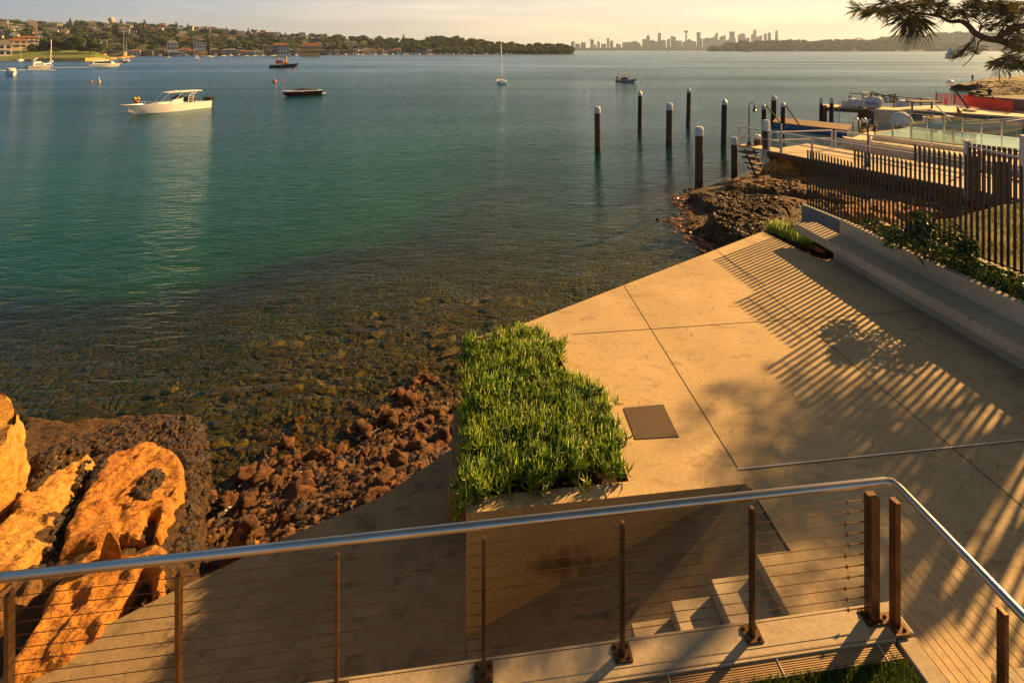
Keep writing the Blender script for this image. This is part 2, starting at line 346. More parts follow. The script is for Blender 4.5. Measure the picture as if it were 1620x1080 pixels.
# the stained planter wall: dark streaks below the middle
m = concrete('stained_concrete', (.36,.275,.135), (.43,.33,.17), (.22,.16,.075), .3); t = m.node_tree; b = t.nodes['Principled BSDF']
p = N(t, 'ShaderNodeNewGeometry').outputs['Position']; mp = N(t, 'ShaderNodeMapping'); mp.inputs['Scale'].default_value = (9, 9, .9); L(t, p, mp.inputs[0])
sp_ = N(t, 'ShaderNodeSeparateXYZ'); L(t, p, sp_.inputs[0])
cx_ = mth(t, 'ABSOLUTE', mth(t, 'SUBTRACT', sp_.outputs[0], .35)); cz_ = mth(t, 'ABSOLUTE', mth(t, 'SUBTRACT', sp_.outputs[2], 2.78))
mask = mth(t, 'SUBTRACT', 1.0, mth(t, 'ADD', mth(t, 'MULTIPLY', cx_, .9), mth(t, 'MULTIPLY', cz_, 1.5)))
f = mrange(t, mth(t, 'ADD', mth(t, 'ADD', mask, tnoise(t, mp.outputs[0], 1, 5, .3, .7)), mth(t, 'MULTIPLY', tnoise(t, p, 3, 4), .6)), 1.35, 1.7, 0, .8)
old = b.inputs['Base Color'].links[0].from_socket; L(t, mixc(t, f, old, (.035,.026,.014)), b.inputs['Base Color']); M['stained'] = m
M['joint'] = mat('joint_seal', (.04,.033,.026), rough=.9)
M['alu'] = mat('pale_metal_strip', (.75,.72,.68), (.6,.58,.55), rough=.35, metal=.6, scale=6)

tr = thing('terrace', 'broad sunlit concrete terrace above the water with thin dark joints', 'terrace', uv(3.3,5.66,3.5))
def kid(o, parent):
    o.parent = parent; o.matrix_parent_inverse = Matrix.Translation(-parent.location); return o
Z0 = 3.5
A = uv(-.14+.22, 5.66+.22); rimR = uv(3.25, 5.66+.22); rimF = uv(3.25, 5.66)
E = P(1207, 366, Z0); Gc = P(1317, 407, Z0); Bk = P(795, 525, Z0); notch = P(1252, 384, Z0)
S1 = [P(x, y, Z0) for x, y in ((995,761),(950,633),(905,600),(885,566),(880,548),(800,527))]
GE = P(1207, 366, Z0)
poly = [P(1166.5,741,Z0), rimF+Vector((0,0,0)), uv(3.29,4.85), uv(2.91,4.85), uv(2.91,3.49), uv(3.0,-3), uv(8.97,-3), uv(8.97,11.5), P(1290,411,Z0)+Vector((.1,0,0)), GE, Bk]+S1[::-1]
poly = [(p[0], p[1]) for p in poly]
slab = MB(); slab.prism(poly, -1.6, Z0)
o = kid(slab.build('paving', M['patio']), tr)
mb = MB()
def strip(a, b_, w, z, mb=mb):
    a, b_ = Vector((a[0], a[1], 0)), Vector((b_[0], b_[1], 0)); d = (b_-a); n = Vector((-d.y, d.x, 0)).normalized()*w/2
    mb.add([a-n+Vector((0,0,z)), b_-n+Vector((0,0,z)), b_+n+Vector((0,0,z)), a+n+Vector((0,0,z))], [(0,1,2,3)])
strip(P(986,450,Z0), P(1168,742,Z0), .014, Z0+.003)
vB = P(1132,394,Z0); uB = vB.x*CA+vB.y*SA
strip(uv(uB, -vB.x*SA+vB.y*CA), uv(uB, 0), .014, Z0+.003)
c0, c1_ = P(905,529,Z0), P(1620,480,Z0)
strip(c0, uv(8.9, -P(1300,502,Z0).x*SA+P(1300,502,Z0).y*CA), .012, Z0+.0045)
strip(uv(3.27,4.86), uv(3.27,5.6), .02, Z0+.003)
kid(mb.build('expansion_joint', M['joint']), tr)
mb = MB(); wv = -P(1167,742,Z0).x*SA+P(1167,742,Z0).y*CA
strip(uv(3.25, wv), uv(8.93, wv), .018, Z0+.006, mb); kid(mb.build('trim_strip', M['alu']), tr)
mb = MB()
for dv in (.016,): strip(uv(3.25, wv-dv), uv(8.93, wv-dv), .010, Z0+.0075, mb)
kid(mb.build('expansion_joint', M['joint']), tr)
# hatch
hp = [P(x, y, Z0) for x, y in ((986,646),(1049,640),(1074,691),(1005,695))]
mb = MB(); mb.prism([(p.x, p.y) for p in hp], Z0+.001, Z0+.010)
M['hatch'] = mat('weathered_metal_hatch', (.05,.028,.012), (.08,.045,.018), rough=.6, scale=4, stretch=(1,22,1,.1), bump=.4, bscale=8)
ht = mb.build('drain_hatch', M['hatch']); tag(ht, 'square rusty brown hatch cover set flush in the terrace', 'hatch')
# planter
pl = thing('planter_box', 'low concrete planter wall round the succulents at the terrace corner', 'planter', uv(-.14,5.66,0))
mb = MB()
front_in = P(995,761,Z0); fi_v = -front_in.x*SA+front_in.y*CA
rim = [uv(-.14,5.66), uv(3.25,5.66), P(1166.5,741,Z0), front_in, uv(.02, fi_v+.0), uv(.02,9.05), uv(-.14,9.1)]
mb.prism([(p.x, p.y) for p in rim[:5]]+[(p.x, p.y) for p in rim[5:]], .6, Z0-.001)
kid(mb.build('wall', M['stained']), pl)
mb = MB(); mb.prism([(p.x, p.y) for p in rim], Z0-.001+.0005, Z0+.002); kid(mb.build('coping', M['patio']), pl)
mb = MB(); q = [uv(-.14,9.1), uv(.02,9.05), P(805,529,Z0), P(795,523,Z0), P(768,531,Z0), P(746,536,Z0)]
mb.prism([(p.x, p.y) for p in q], -1.2, Z0+.03); kid(mb.build('corner_block', M['conc']), pl)
mb = MB(); soil = [uv(.02, fi_v), front_in]+S1[1:]+[uv(.02,9.05)]
mb.prism([(p.x, p.y) for p in soil], 1.0, Z0-.07)
M['soil'] = mat('dark_soil', (.03,.016,.008), (.08,.035,.015), rough=1, scale=8, bump=.8, coord='World'); kid(mb.build('soil', M['soil']), pl)
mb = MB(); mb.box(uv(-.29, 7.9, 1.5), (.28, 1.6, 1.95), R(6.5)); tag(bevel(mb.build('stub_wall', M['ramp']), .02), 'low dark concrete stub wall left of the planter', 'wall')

# ramp
RU = [3.25, 1.5, -.14, -.6, -1.5, -3.0, -4.1, -5.7, -7.5, -12]
def rz_(u):
    if u > -.14: return 2.09+.416*(u+.14)
    return 2.10+.085*(u+.14)
def vb(u):
    return float(np.interp(u, RX, RY))
def on_ramp(px, py):
    z = 2.0
    for _ in range(20): q = P(px, py, z); z = rz_(q.x*CA+q.y*SA)
    return q.x*CA+q.y*SA, -q.x*SA+q.y*CA
RE = [on_ramp(*q) for q in ((13,1067),(267,938),(373,887),(422,862),(600,787),(718,707))]
RX = [-12]+[q[0] for q in RE]+[-.13]; RY = [RE[0][1]-(RE[0][0]+12)*.28]+[q[1] for q in RE]+[RE[-1][1]+.1]
mb = MB(); us = np.concatenate([np.linspace(-12, -.141, 60), np.linspace(-.139, 3.25, 12)])
cols = []
for u in us:
    top = vb(u) if u < -.14 else 5.665
    vv = np.linspace(1.5, top, 24); cols.append([uv(u, v, rz_(u)+.012*mnoise.noise(Vector((u*1.3, v*1.3, 0)))) for v in vv]+[uv(u, top, -1.0)])
n = 25; vs = [p for c in cols for p in c]
fs = [(i*n+j, (i+1)*n+j, (i+1)*n+j+1, i*n+j+1) for i in range(len(cols)-1) for j in range(n-1)]
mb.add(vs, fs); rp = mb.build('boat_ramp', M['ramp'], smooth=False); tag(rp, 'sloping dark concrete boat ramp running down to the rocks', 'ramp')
# steps
st = thing('steps', 'four short concrete steps beside the ramp below the handrail', 'steps', uv(2.2,4.2,3.0))
for u0, u1, z in ((2.39,2.909,3.33),(1.955,2.388,3.16),(1.54,1.953,2.99)):
    mb = MB(); mb.prism([uv(u0,3.3)[:2], uv(u1,3.3)[:2], uv(u1,4.83)[:2], uv(u0,4.83)[:2]], z-.5, z)
    kid(bevel(mb.build('step', M['conc']), .008), st)
# garden step low right
mb = MB(); a = P(1567,1062,Z0+.18)
mb.prism([(a.x, a.y), (a.x+2, a.y+.22), (a.x+2.0, a.y-1.4), (a.x+.15, a.y-1.4)], Z0-.2, Z0+.18)
tag(bevel(mb.build('garden_step', M['conc']), .01), 'pale concrete step in the bottom right corner below the handrail', 'step')

# upper slab that carries the handrail
up_ = thing('upper_terrace', 'concrete edge of the upper garden that carries the handrail posts', 'terrace', uv(0,3.3,4.5))
ZS = 4.5
mb = MB(); mb.prism([uv(-12,3.49)[:2], uv(3.20,3.49)[:2], uv(3.20,3.275)[:2], uv(-12,3.275)[:2]], .5, ZS); kid(bevel(mb.build('coping', M['conc']), .008), up_)
mb = MB(); mb.prism([uv(3.045,3.265)[:2], uv(3.20,3.265)[:2], uv(3.20,-3)[:2], uv(3.045,-3)[:2]], .5, ZS-.012); kid(bevel(mb.build('side_coping', M['conc']), .008), up_)
mb = MB(); mb.prism([uv(-12,3.2735)[:2], uv(3.04,3.2735)[:2], uv(3.04,-3)[:2], uv(-12,-3)[:2]], .5, ZS-.06); kid(mb.build('base', M['conc']), up_)
mb = MB(); mb.box(uv(-4.5,3.262,ZS-.02), (15.06,.012,.04), R(6.5)); kid(mb.build('edge_strip', M['conc']), up_)
gr = thing('drain_grate', 'ribbed bronze metal drain grate between handrail edge and grass', 'grate', uv(0,3.15,ZS))
M['grate'] = mat('bronze_grate', (.30,.20,.11), (.40,.28,.16), rough=.5, metal=.2, scale=3, coord='World')
mb = MB()
for k in range(9):
    v = 3.262-k*.0125; mb.box(uv(-4.5, v, ZS-.022), (15.0,.0065,.02), R(6.5))
kid(mb.build('rib', M['grate']), gr)
mb = MB()
for u in [2.88, 2.1, 1.3, .4, -.4, -1.4, -2.4]: mb = MB(); mb.box(uv(u, 3.205, ZS-.018), (.006,.11,.024), R(6.5)); kid(mb.build('cross_bar', M['alu']), gr)

# grass behind the grate
def blades(name, n, samp, h, w, mats, lean=.35, seed=1, seg=2):
    rg = np.random.RandomState(seed); vs, fs, ms = [], [], []
    for k in range(n):
        p = samp(rg)
        if p is None: continue
        a = rg.rand()*6.28; hh = h*(.55+.8*rg.rand()); l = lean*hh*(.3+rg.rand()); dx, dy = math.cos(a)*l, math.sin(a)*l
        b = rg.rand()*6.28; wx, wy = math.cos(b)*w/2, math.sin(b)*w/2; o = len(vs)
        vs += [(p[0]-wx,p[1]-wy,p[2]), (p[0]+wx,p[1]+wy,p[2]), (p[0]+dx*.4+wx*.8,p[1]+dy*.4+wy*.8,p[2]+hh*.6), (p[0]+dx*.4-wx*.8,p[1]+dy*.4-wy*.8,p[2]+hh*.6), (p[0]+dx,p[1]+dy,p[2]+hh)]
        fs += [(o,o+1,o+2,o+3), (o+3,o+2,o+4)]; q = rg.randint(len(mats)); ms += [q, q]
    me = bpy.data.meshes.new(name); me.from_pydata(vs, [], fs)
    for x in mats: me.materials.append(x)
    me.polygons.foreach_set('material_index', ms); return link(name, me)
G = [mat('grass_a', (.05,.10,.012), (.09,.14,.02), rough=.5, trans=.35), mat('grass_b', (.07,.12,.015), (.14,.16,.03), rough=.5, trans=.35), mat('grass_c', (.10,.09,.03), (.16,.13,.05), rough=.7, trans=.3)]
o = blades('grass', 26000, lambda r: uv(-.2+3.22*r.rand(), 3.165-1.1*r.rand()**1.5, ZS-.06), .062, .006, [G[0], G[0], G[1]], seed=3); tag(o, 'short dense green lawn behind the drain grate', 'grass', kind='stuff')

# ============================================================ HANDRAIL
M['rail'] = mat('brushed_steel_tube', (.42,.38,.35), (.55,.5,.46), rough=.28, metal=1.0, scale=2, stretch=(1,1,1))
M['rust'] = mat('rust_stained_steel', (.10,.052,.022), (.16,.088,.04), rough=.4, metal=.7, scale=7, c3=(.07,.028,.012), s3=14)
M['cable'] = mat('rusty_cable', (.09,.038,.016), (.06,.025,.012), rough=.6, metal=.5, scale=20)
hr = thing('handrail', 'steel cable handrail with round top tube and rust stained posts', 'handrail', uv(0,3.4,ZS))
ZR = 5.5
mb = MB(); mb.tube([uv(-7,3.425,ZR), uv(3.10,3.425,ZR), uv(3.148,3.41,ZR), uv(3.16,3.36,ZR), uv(3.16,-2,ZR)], .0275, 20); kid(mb.build('top_rail', M['rail'], smooth=True), hr)
def post(u, v, w, d, first, base=(.13,.11)):
    mb = MB(); mb.box(uv(u, v, (ZS+.012+ZR-.07)/2), (w, d, ZR-.07-ZS-.012), R(6.5))
    p = kid(bevel(mb.build('post', M['rust']), .003), hr)
    mb = MB(); mb.box(uv(u, v, ZR-.048), (.022,.022,.05), R(6.5)); s = kid(mb.build('saddle', M['rail']), hr); s.parent = p; s.matrix_parent_inverse = Matrix.Translation(-hr.location)
    mb = MB(); mb.box(uv(u, v, ZS+.007), (base[0], base[1], .010), R(6.5))
    for a, b_ in ((-1,-1),(1,1),(-1,1),(1,-1)):
        q = uv(u+a*base[0]*.34, v+b_*base[1]*.32, ZS+.012); mb.lathe(q, [(.011,0),(.011,.010),(.006,.016)], 8)
    s = kid(mb.build('base_plate', M['rust']), hr); s.parent = p
for i, u in enumerate((-5.85,-4.87,-3.88,-2.90,-1.92,-.94,.036,1.02,2.0)): post(u, 3.40, .026, .05, i == 0)
post(2.965, 3.40, .07, .075, False, (.15,.11)); post(3.10, 3.34, .045, .06, False, (.11,.15))
for v in (2.61, 1.75, .85): post(3.135, v, .03, .05, False)
for k in range(11):
    z = ZS+.085+k*.0815
    mb = MB(); mb.tube([uv(-7,3.40,z), uv(2.93,3.40,z)], .0024, 6); kid(mb.build('cable', M['cable']), hr)
    mb = MB(); mb.tube([uv(3.11,3.32,z), uv(3.135,2.61,z), uv(3.135,-2,z)], .0024, 6); kid(mb.build('cable', M['cable']), hr)
    du = 2.77-.012*(k % 3)
    mb = MB(); mb.tube([uv(du-.05,3.40,z), uv(du-.02,3.40,z), uv(du,3.40,z), uv(du+.02,3.40,z), uv(2.93,3.40,z)], [.003,.0045,.004,.0045,.0042], 6)
    mb.ball(uv(du,3.40,z), .0105, 1); mb.box(uv(du,3.40,z), (.006,.006,.032), .5)
    kid(mb.build('turnbuckle', M['rust']), hr)

# ============================================================ BENCH, PLANT BED, FENCE
bn = thing('bench', 'long concrete bench with backrest along the terrace edge', 'bench', uv(9,8,Z0))
mb = MB(); mb.prism([uv(8.66,12.6)[:2], uv(9.296,12.6)[:2], uv(9.296,-3)[:2], uv(8.66,-3)[:2]], Z0+.33, Z0+.54); kid(bevel(mb.build('seat', M['conc']), .012), bn)
mb = MB(); mb.prism([uv(8.975,11.52)[:2], uv(9.29,11.52)[:2], uv(9.29,-3)[:2], uv(8.975,-3)[:2]], Z0-1, Z0+.328); kid(mb.build('support', M['conc']), bn)
mb = MB(); mb.prism([uv(9.30,11.72)[:2], uv(9.47,11.72)[:2], uv(9.47,-3)[:2], uv(9.30,-3)[:2]], Z0-1, Z0+.91); kid(bevel(mb.build('backrest', M['conc']), .012), bn)
FD = Vector((-.217, 1, 0)).normalized(); FN = Vector((FD.y, -FD.x, 0))      # fence direction (out to sea) and its landward side
F0 = Vector((8.32, 14.92, 0))
def fp(Y, off=0.0, z=0.0): q = F0+FD*((Y-14.92)/FD.y)+FN*off; return Vector((q.x, q.y, z))
M['curb'] = concrete('blue_grey_concrete', (.16,.17,.18), (.21,.215,.22), (.10,.10,.10), .3)
fc = thing('picket_fence', 'dark metal picket fence with stepped panels and slanting pointed tops', 'fence', fp(14.92,0,4.0))
M['picket'] = mat('dark_bronze_paint', (.028,.019,.013), (.045,.028,.018), rough=.4, scale=3)
for a, b_, z in ((15.05,12.55,4.065),(12.545,-2,4.415)):
    mb = MB(); mb.prism([fp(a,-.10)[:2], fp(a,.10)[:2], fp(b_,.10)[:2], fp(b_,-.10)[:2]], 1.0, z); kid(bevel(mb.build('kerb_wall', M['curb'] if a > 13 else M['conc']), .01), fc)
Y = 14.9; k = 0; step = .112*FD.y; groups = [(13.34,5.77),(11.62,6.15),(9.0,6.57),(6.6,6.97),(4.2,7.35),(-2,7.7)]; gi = 0; mb = MB(); ystart = Y
fa = math.atan2(FD.y, FD.x)
def flush(y0, y1, zt):
    for zz in (zt-.22, ):
        a, b_ = fp(y0+.03,0.028), fp(y1-.0,0.028); d = b_-a; mb.box(((a.x+b_.x)/2, (a.y+b_.y)/2, zz), (d.length, .010, .016), fa)
    zb = 4.13 if y0 > 12.6 else 4.48
    a, b_ = fp(y0+.03,0.028), fp(y1,0.028); d = b_-a; mb.box(((a.x+b_.x)/2, (a.y+b_.y)/2, zb), (d.length, .012, .035), fa)
    kid(mb.build('picket_panel', M['picket']), fc)
while Y > -1.5:
    if Y < groups[gi][0]: flush(ystart, Y+step, groups[gi][1]); mb = MB(); gi += 1; ystart = Y
    zt = groups[gi][1]; zb = 4.09 if Y > 12.55 else 4.44; q = fp(Y); hw, hd = .022, .012
    vs = []
    for z, sl in ((zb, 0), (zt, 1)):
        for a, b_ in ((-hw,-hd),(hw,-hd),(hw,hd),(-hw,hd)):
            c = q+FD*a+FN*b_; vs.append((c.x, c.y, z-(.05 if sl and a < 0 else 0)))
    mb.add(vs, [(3,2,1,0),(4,5,6,7),(0,1,5,4),(1,2,6,5),(2,3,7,6),(3,0,4,7)]); Y -= step
flush(ystart, Y, groups[gi][1])
# bed behind the backrest
mb = MB(); q = [uv(9.472,11.72), fp(12.6,-.105), fp(-2,-.105), uv(9.472,-2)]
mb.prism([p[:2] for p in q], 2.0, 4.30); tag(mb.build('soil_bed', M['soil']), 'narrow soil bed between bench backrest and picket fence', 'planting bed')
# ground under bench end and towards the rocks
mb = MB(); q = [P(1207,366,Z0), P(1290,411,Z0), uv(8.97,11.4), uv(9.295,11.7), fp(12.6,-.11), fp(15.0,-.11), Vector((8.0,15.6,0)), Vector((7.0,15.0,0))]
mb.prism([p[:2] for p in q], -1, 3.42); tag(mb.build('garden_soil', M['soil']), kind='structure')
# lawn beyond fence
mb = MB(); q = [fp(12.9,.11), fp(-2,.11), Vector((30,-2,0)), Vector((30,15.5,0)), Vector((14,14.6,0)), Vector((11.5,13.4,0))]
mb.prism([p[:2] for p in q], 0.5, 4.2); M['lawn'] = mat('lawn_earth', (.10,.075,.03), (.12,.10,.03), rough=1, scale=1, coord='World', bump=.6, bscale=20)
o = mb.build('lawn', M['lawn']); tag(o, kind='structure')
def lawn_samp(r):
    y = 6+8.5*r.rand(); x0 = fp(y,.12).x; x = x0+ (16-x0)*r.rand()
    if y > 13.4+(x-11.5)*.45 or nz(x, y, 1.1, 4) < -.25+.5*(r.rand()-.5): return None
    return (x, y, 4.2)
o = blades('grass', 30000, lawn_samp, .06, .012, [G[1], G[1], G[2]], seed=8); tag(o, 'patchy sunlit lawn behind the picket fence', 'grass', kind='stuff')
# ============================================================ ROCKS
def rockmat(name, a, b_, c, dark, scale=1.3, bump=.8):
    m = bpy.data.materials.new(name); m.use_nodes = True; t = m.node_tree; b = t.nodes['Principled BSDF']; b.inputs['Roughness'].default_value = .85
    p = N(t, 'ShaderNodeNewGeometry').outputs['Position']
    mp = N(t, 'ShaderNodeMapping'); mp.inputs['Rotation'].default_value = (.3, .2, .5); mp.inputs['Scale'].default_value = (1, 1.6, 3.0); L(t, p, mp.inputs[0])
    k = mixc(t, mrange(t, tnoise(t, mp.outputs[0], scale, 9, .6, .65), .36, .64), a, b_)
    k = mixc(t, mrange(t, tnoise(t, mp.outputs[0], scale*2.3, 8, 1.0, .7), .50, .64), k, c)
    k = mixc(t, mrange(t, tnoise(t, p, 9, 7, .3, .75), .53, .64, 0, .9), k, dark)
    L(t, k, b.inputs['Base Color'])
    bp = N(t, 'ShaderNodeBump'); bp.inputs['Strength'].default_value = bump; bp.inputs['Distance'].default_value = .10
    L(t, mth(t, 'ADD', tnoise(t, mp.outputs[0], 3.5, 9, .4, .65), mth(t, 'MULTIPLY', tnoise(t, p, 28, 5), .25)), bp.inputs['Height']); L(t, bp.outputs[0], b.inputs['Normal'])
    return m
M['gold'] = rockmat('golden_sandstone', (.34,.135,.016), (.50,.225,.028), (.24,.075,.008), (.09,.035,.008))
M['pale'] = rockmat('pale_sandstone', (.44,.215,.035), (.54,.30,.055), (.34,.13,.015), (.16,.06,.010))
M['brown'] = rockmat('brown_shore_rock', (.13,.062,.020), (.21,.10,.028), (.07,.032,.010), (.025,.012,.005))
M['weedrock'] = rockmat('weed_covered_rock', (.035,.018,.006), (.12,.058,.013), (.018,.009,.004), (.007,.004,.002), scale=3.5, bump=1.2)
M['mussel'] = mat('dark_shell_crust', (.008,.006,.004), (.038,.018,.007), rough=.55, scale=14, bump=1.0, bscale=40, coord='World', bdist=.02)
M['rubble'] = rockmat('wet_rubble', (.07,.026,.008), (.19,.075,.016), (.04,.014,.005), (.012,.006,.003), scale=4)
def inpoly(x, y, poly):
    c = False; n = len(poly)
    for i in range(n):
        x1, y1 = poly[i][0], poly[i][1]; x2, y2 = poly[(i+1) % n][0], poly[(i+1) % n][1]
        if (y1 > y) != (y2 > y) and x < (x2-x1)*(y-y1)/(y2-y1)+x1: c = not c
    return c
def edist(x, y, poly):
    best = 1e9; n = len(poly)
    for i in range(n):
        ax, ay = poly[i][0], poly[i][1]; bx, by = poly[(i+1) % n][0]-ax, poly[(i+1) % n][1]-ay
        t = max(0, min(1, ((x-ax)*bx+(y-ay)*by)/(bx*bx+by*by+1e-9))); d = math.hypot(ax+bx*t-x, ay+by*t-y)
        if d < best: best = d
    return best
def zpl(y): return max(-.15, min(1.5, 1.5-.30*(y-7.0)))
def Pp(px, py, th=.3):
    z = .8
    for _ in range(12): q = P(px, py, z); z = zpl(q.y)+th
    return P(px, py, z)
def rock(name, outline, ztop, zbase, mats, label, cat='rock', group=None, res=.09, fall=.35, amp=.10, seed=0, layers=0.0, tilt=(0,0), weed=None, cracks=0.0, bed_=0.0, plane=False):
    """outcrop: outline on the ground, steep rounded flanks, domed rough top"""
    xs = [p[0] for p in outline]; ys = [p[1] for p in outline]; mx, my = sum(xs)/len(xs), sum(ys)/len(ys)
    x0, x1, y0, y1 = min(xs)-.1, max(xs)+.1, min(ys)-.1, max(ys)+.1; nx = int((x1-x0)/res)+2; ny = int((y1-y0)/res)+2
    idx, vs = {}, []
    for j in range(ny):
        for i in range(nx):
            x, y = x0+i*res, y0+j*res
            wx = x+.10*mnoise.noise(Vector((x*2.2+seed, y*2.2, 1))); wy = y+.10*mnoise.noise(Vector((x*2.2, y*2.2+seed, 5)))
            d = edist(wx, wy, outline); ins = inpoly(wx, wy, outline)
            if not ins and d > res*1.6: continue
            s = min(1, d/fall) if ins else 0
            h = math.sqrt(1-(1-s)**2.0)
            top = ztop+tilt[0]*(x-mx)+tilt[1]*(y-my)+amp*1.6*nz(x, y, .75, seed+2.0)+amp*.55*nz(x, y, 3.2, seed+7.0)
            if cracks:
                c = abs(mnoise.noise(Vector((x*.55+y*.5+seed, (y-x)*.22, 3.3)))); top -= cracks*max(0, 1-c/.07)
            if plane: top += zpl(y)-.0; zb_ = zpl(y)+zbase
            else: zb_ = zbase
            z = zb_+(top-zb_)*h
            if ins and bed_: q = (top-ztop)+.45*((x-mx)*.55+(y-my)*.35)+.10*mnoise.noise(Vector((x*1.7,y*1.7,seed))); f = q/bed_-math.floor(q/bed_); z += bed_*.55*(f**4-f)*min(1,s*2)+.045*mnoise.fractal(Vector((x*6,y*3.2,seed)),1,2,4)+(.07*(round(3*mnoise.noise(Vector((x*1.1+y*.5,y*.8-x*.4,seed+9))))/3) if plane else 0)
            if layers: q = z/layers; f = q-math.floor(q); z = layers*(math.floor(q)+min(1, f*f*2.2))
            if not ins: z = zb_-.3
            idx[(i, j)] = len(vs); vs.append((x+.04*mnoise.noise(Vector((x*4, y*4, seed))), y+.04*mnoise.noise(Vector((y*4, x*4, seed))), z))
    fs, ms = [], []
    for (i, j), a in idx.items():
        if (i+1, j) in idx and (i, j+1) in idx and (i+1, j+1) in idx:
            fs.append((a, idx[(i+1, j)], idx[(i+1, j+1)], idx[(i, j+1)]))
            k = 0
            if weed:
                cx, cy, cz = vs[a]; k = 1 if (cz < weed+.22*mnoise.noise(Vector((cx*1.1, cy*1.1, seed))) if not plane else mnoise.fractal(Vector((cx*1.4, cy*1.4, seed)),1,2,4)-1.6*min(.5,edist(cx,cy,outline))+.45*max(0,(cy-9.6))*.6 > weed) else 0
            ms.append(k)
    mb = MB(); mb.add(vs, fs); mb.m = ms
    o = mb.build(name, mats, smooth=not (plane or name == 'shore_rock')); return tag(o, label, cat, group)
def PL(pts, z): return [P(x, y, z) for x, y in pts]
# -- golden ledges bottom left
left = 'golden sandstone ledges below the ramp'
def PR(pts, th=.3): return [Pp(x, y, th) for x, y in pts]
def gl(pts, th, lab, seed, m='gold', w=.28, cracks=.05, fall=.12, amp=.045, res=.04, bed=.14, tilt=(0,0)):
    return rock('rock_ledge', PR(pts, th), th, -.35, [M[m], M['weedrock']], lab, group=left, seed=seed, weed=w, cracks=cracks, res=res, fall=fall, amp=amp, bed_=bed, plane=True, tilt=tilt)
gl([(30,640),(120,660),(200,650),(270,645),(322,655),(334,700),(322,760),(314,830),(306,880),(250,960),(120,1060),(-40,1110),(-120,1000),(-60,800)], .02, 'low dark shell crusted rock shelf round the foot of the golden slabs', 23, 'weedrock', w=-9, fall=.4, res=.06)
gl([(196,708),(250,700),(286,718),(300,750),(298,768),(276,790),(268,812),(250,820),(238,806),(232,846),(196,836),(150,852),(112,858),(84,866),(104,816),(128,772),(152,738)], .24, 'large golden rock slab in the middle of the lower left ledges', 3, tilt=(-.03,.03))
gl([(246,812),(262,800),(272,820),(262,836),(240,842)], .2, 'small block split from the right end of the large golden slab', 5, fall=.1)
gl([(108,880),(150,862),(196,852),(226,856),(258,838),(276,846),(274,880),(268,922),(246,952),(232,930),(224,900),(206,930),(190,975),(176,1000),(110,1042),(40,1080),(-20,1090),(14,1030),(48,968),(78,912)], .28, 'cracked golden rock slab seen behind the handrail cables, lowest of the left ledges', 11, tilt=(-.02,0), fall=.14)
gl([(272,880),(282,900),(276,922),(262,948),(242,966),(206,990),(196,980),(216,935),(228,908),(238,935),(250,955),(264,930)], .26, 'narrow golden block along the right edge of the cracked slab', 13, fall=.12)
gl([(40,760),(90,735),(148,704),(156,716),(136,748),(112,786),(92,830),(66,862),(30,896),(-6,918),(-60,950),(-90,930),(-40,860)], .28, 'pale yellow sloping rock slab between the tall boulder and the dark crevice', 17, 'pale', w=.22, fall=.2)
gl([(40,880),(60,868),(74,876),(66,912),(40,950),(8,990),(-50,1010),(-60,960),(0,910)], .22, 'shadowed brown rock in the crevice between pale slab and cracked slab', 41, 'brown', fall=.2)
gl([(52,716),(84,704),(120,694),(128,702),(96,724),(52,742)], .25, 'small brown slab under the shell crust right of the tall boulder', 43, 'brown', w=-.05, fall=.15)
gl([(150,834),(178,828),(193,838),(188,852),(160,850)], .62, 'small loose golden stone lying in the gap between two ledges', 37, fall=.1, res=.025, cracks=0, w=.6, bed=0)
rock('rock_ledge', PL([(388,886),(345,895),(335,885),(360,845),(392,812),(412,832),(425,858),(410,880)],.75), .98, -.2, [M['gold'], M['weedrock']], 'small golden rock with dark crust where the ramp meets the rubble', group=left, seed=31, weed=.45, bed_=.1, res=.04, fall=.3, amp=.06)
# -- tall boulder at the left edge
mb = MB(); pl2 = [(-9.15,8.9),(-8.55,8.1),(-8.5,7.2),(-10.2,6.3),(-13.6,6.6),(-14,9.3),(-11.5,9.7),(-10.0,9.5)]
ring = []; n_ = 150; per_ = [math.dist(pl2[i], pl2[(i+1) % 8]) for i in range(8)]; tot = sum(per_)
for i in range(n_):
    d = tot*i/n_; k = 0
    while d > per_[k]: d -= per_[k]; k += 1
    a, b_ = pl2[k], pl2[(k+1) % 8]; ring.append(Vector((a[0]+(b_[0]-a[0])*d/per_[k], a[1]+(b_[1]-a[1])*d/per_[k], 0)))
cb_ = Vector((-11.0, 8.2, 0)); vs = []; lv_ = [i/58 for i in range(59)]+[1.0]*10
for li, s_ in enumerate(lv_):
    cap_ = max(0, li-58)/10
    for q in ring:
        z = -.3+s_*2.62; rr = q-cb_; e = 1-.045*s_**1.5-(.05*max(0, s_-.9)/.1)
        st_ = .035*mnoise.noise(Vector((z*5+.9*q.x, q.y*.5, 2)))+.09*mnoise.fractal(Vector((q.x*.9, q.y*.9, z*.9)), 1, 2, 5)+.03*mnoise.fractal(Vector((q.x*4, q.y*4, z*7)), 1, 2, 3)
        crk = -.09*max(0, 1-abs(mnoise.noise(Vector((q.x*.8, q.y*.8, z*.35+7))))/.05)
        w = cb_+rr*(e*(1-cap_)+(st_+crk)/max(rr.length,.3)*(1-cap_)); w.z = z+(.16*mnoise.fractal(Vector((w.x*1.1, w.y*1.1, 4)), 1, 2, 5)-.10*math.floor(2*mnoise.noise(Vector((w.x*.5+w.y*.5, 1, 1)))+1.5)*.5 if s_ > .97 else 0)+.12*s_*(w.y-8.5)*.3; vs.append(w)
fs = [(i*n_+j, i*n_+(j+1) % n_, (i+1)*n_+(j+1) % n_, (i+1)*n_+j) for i in range(len(lv_)-1) for j in range(n_)]
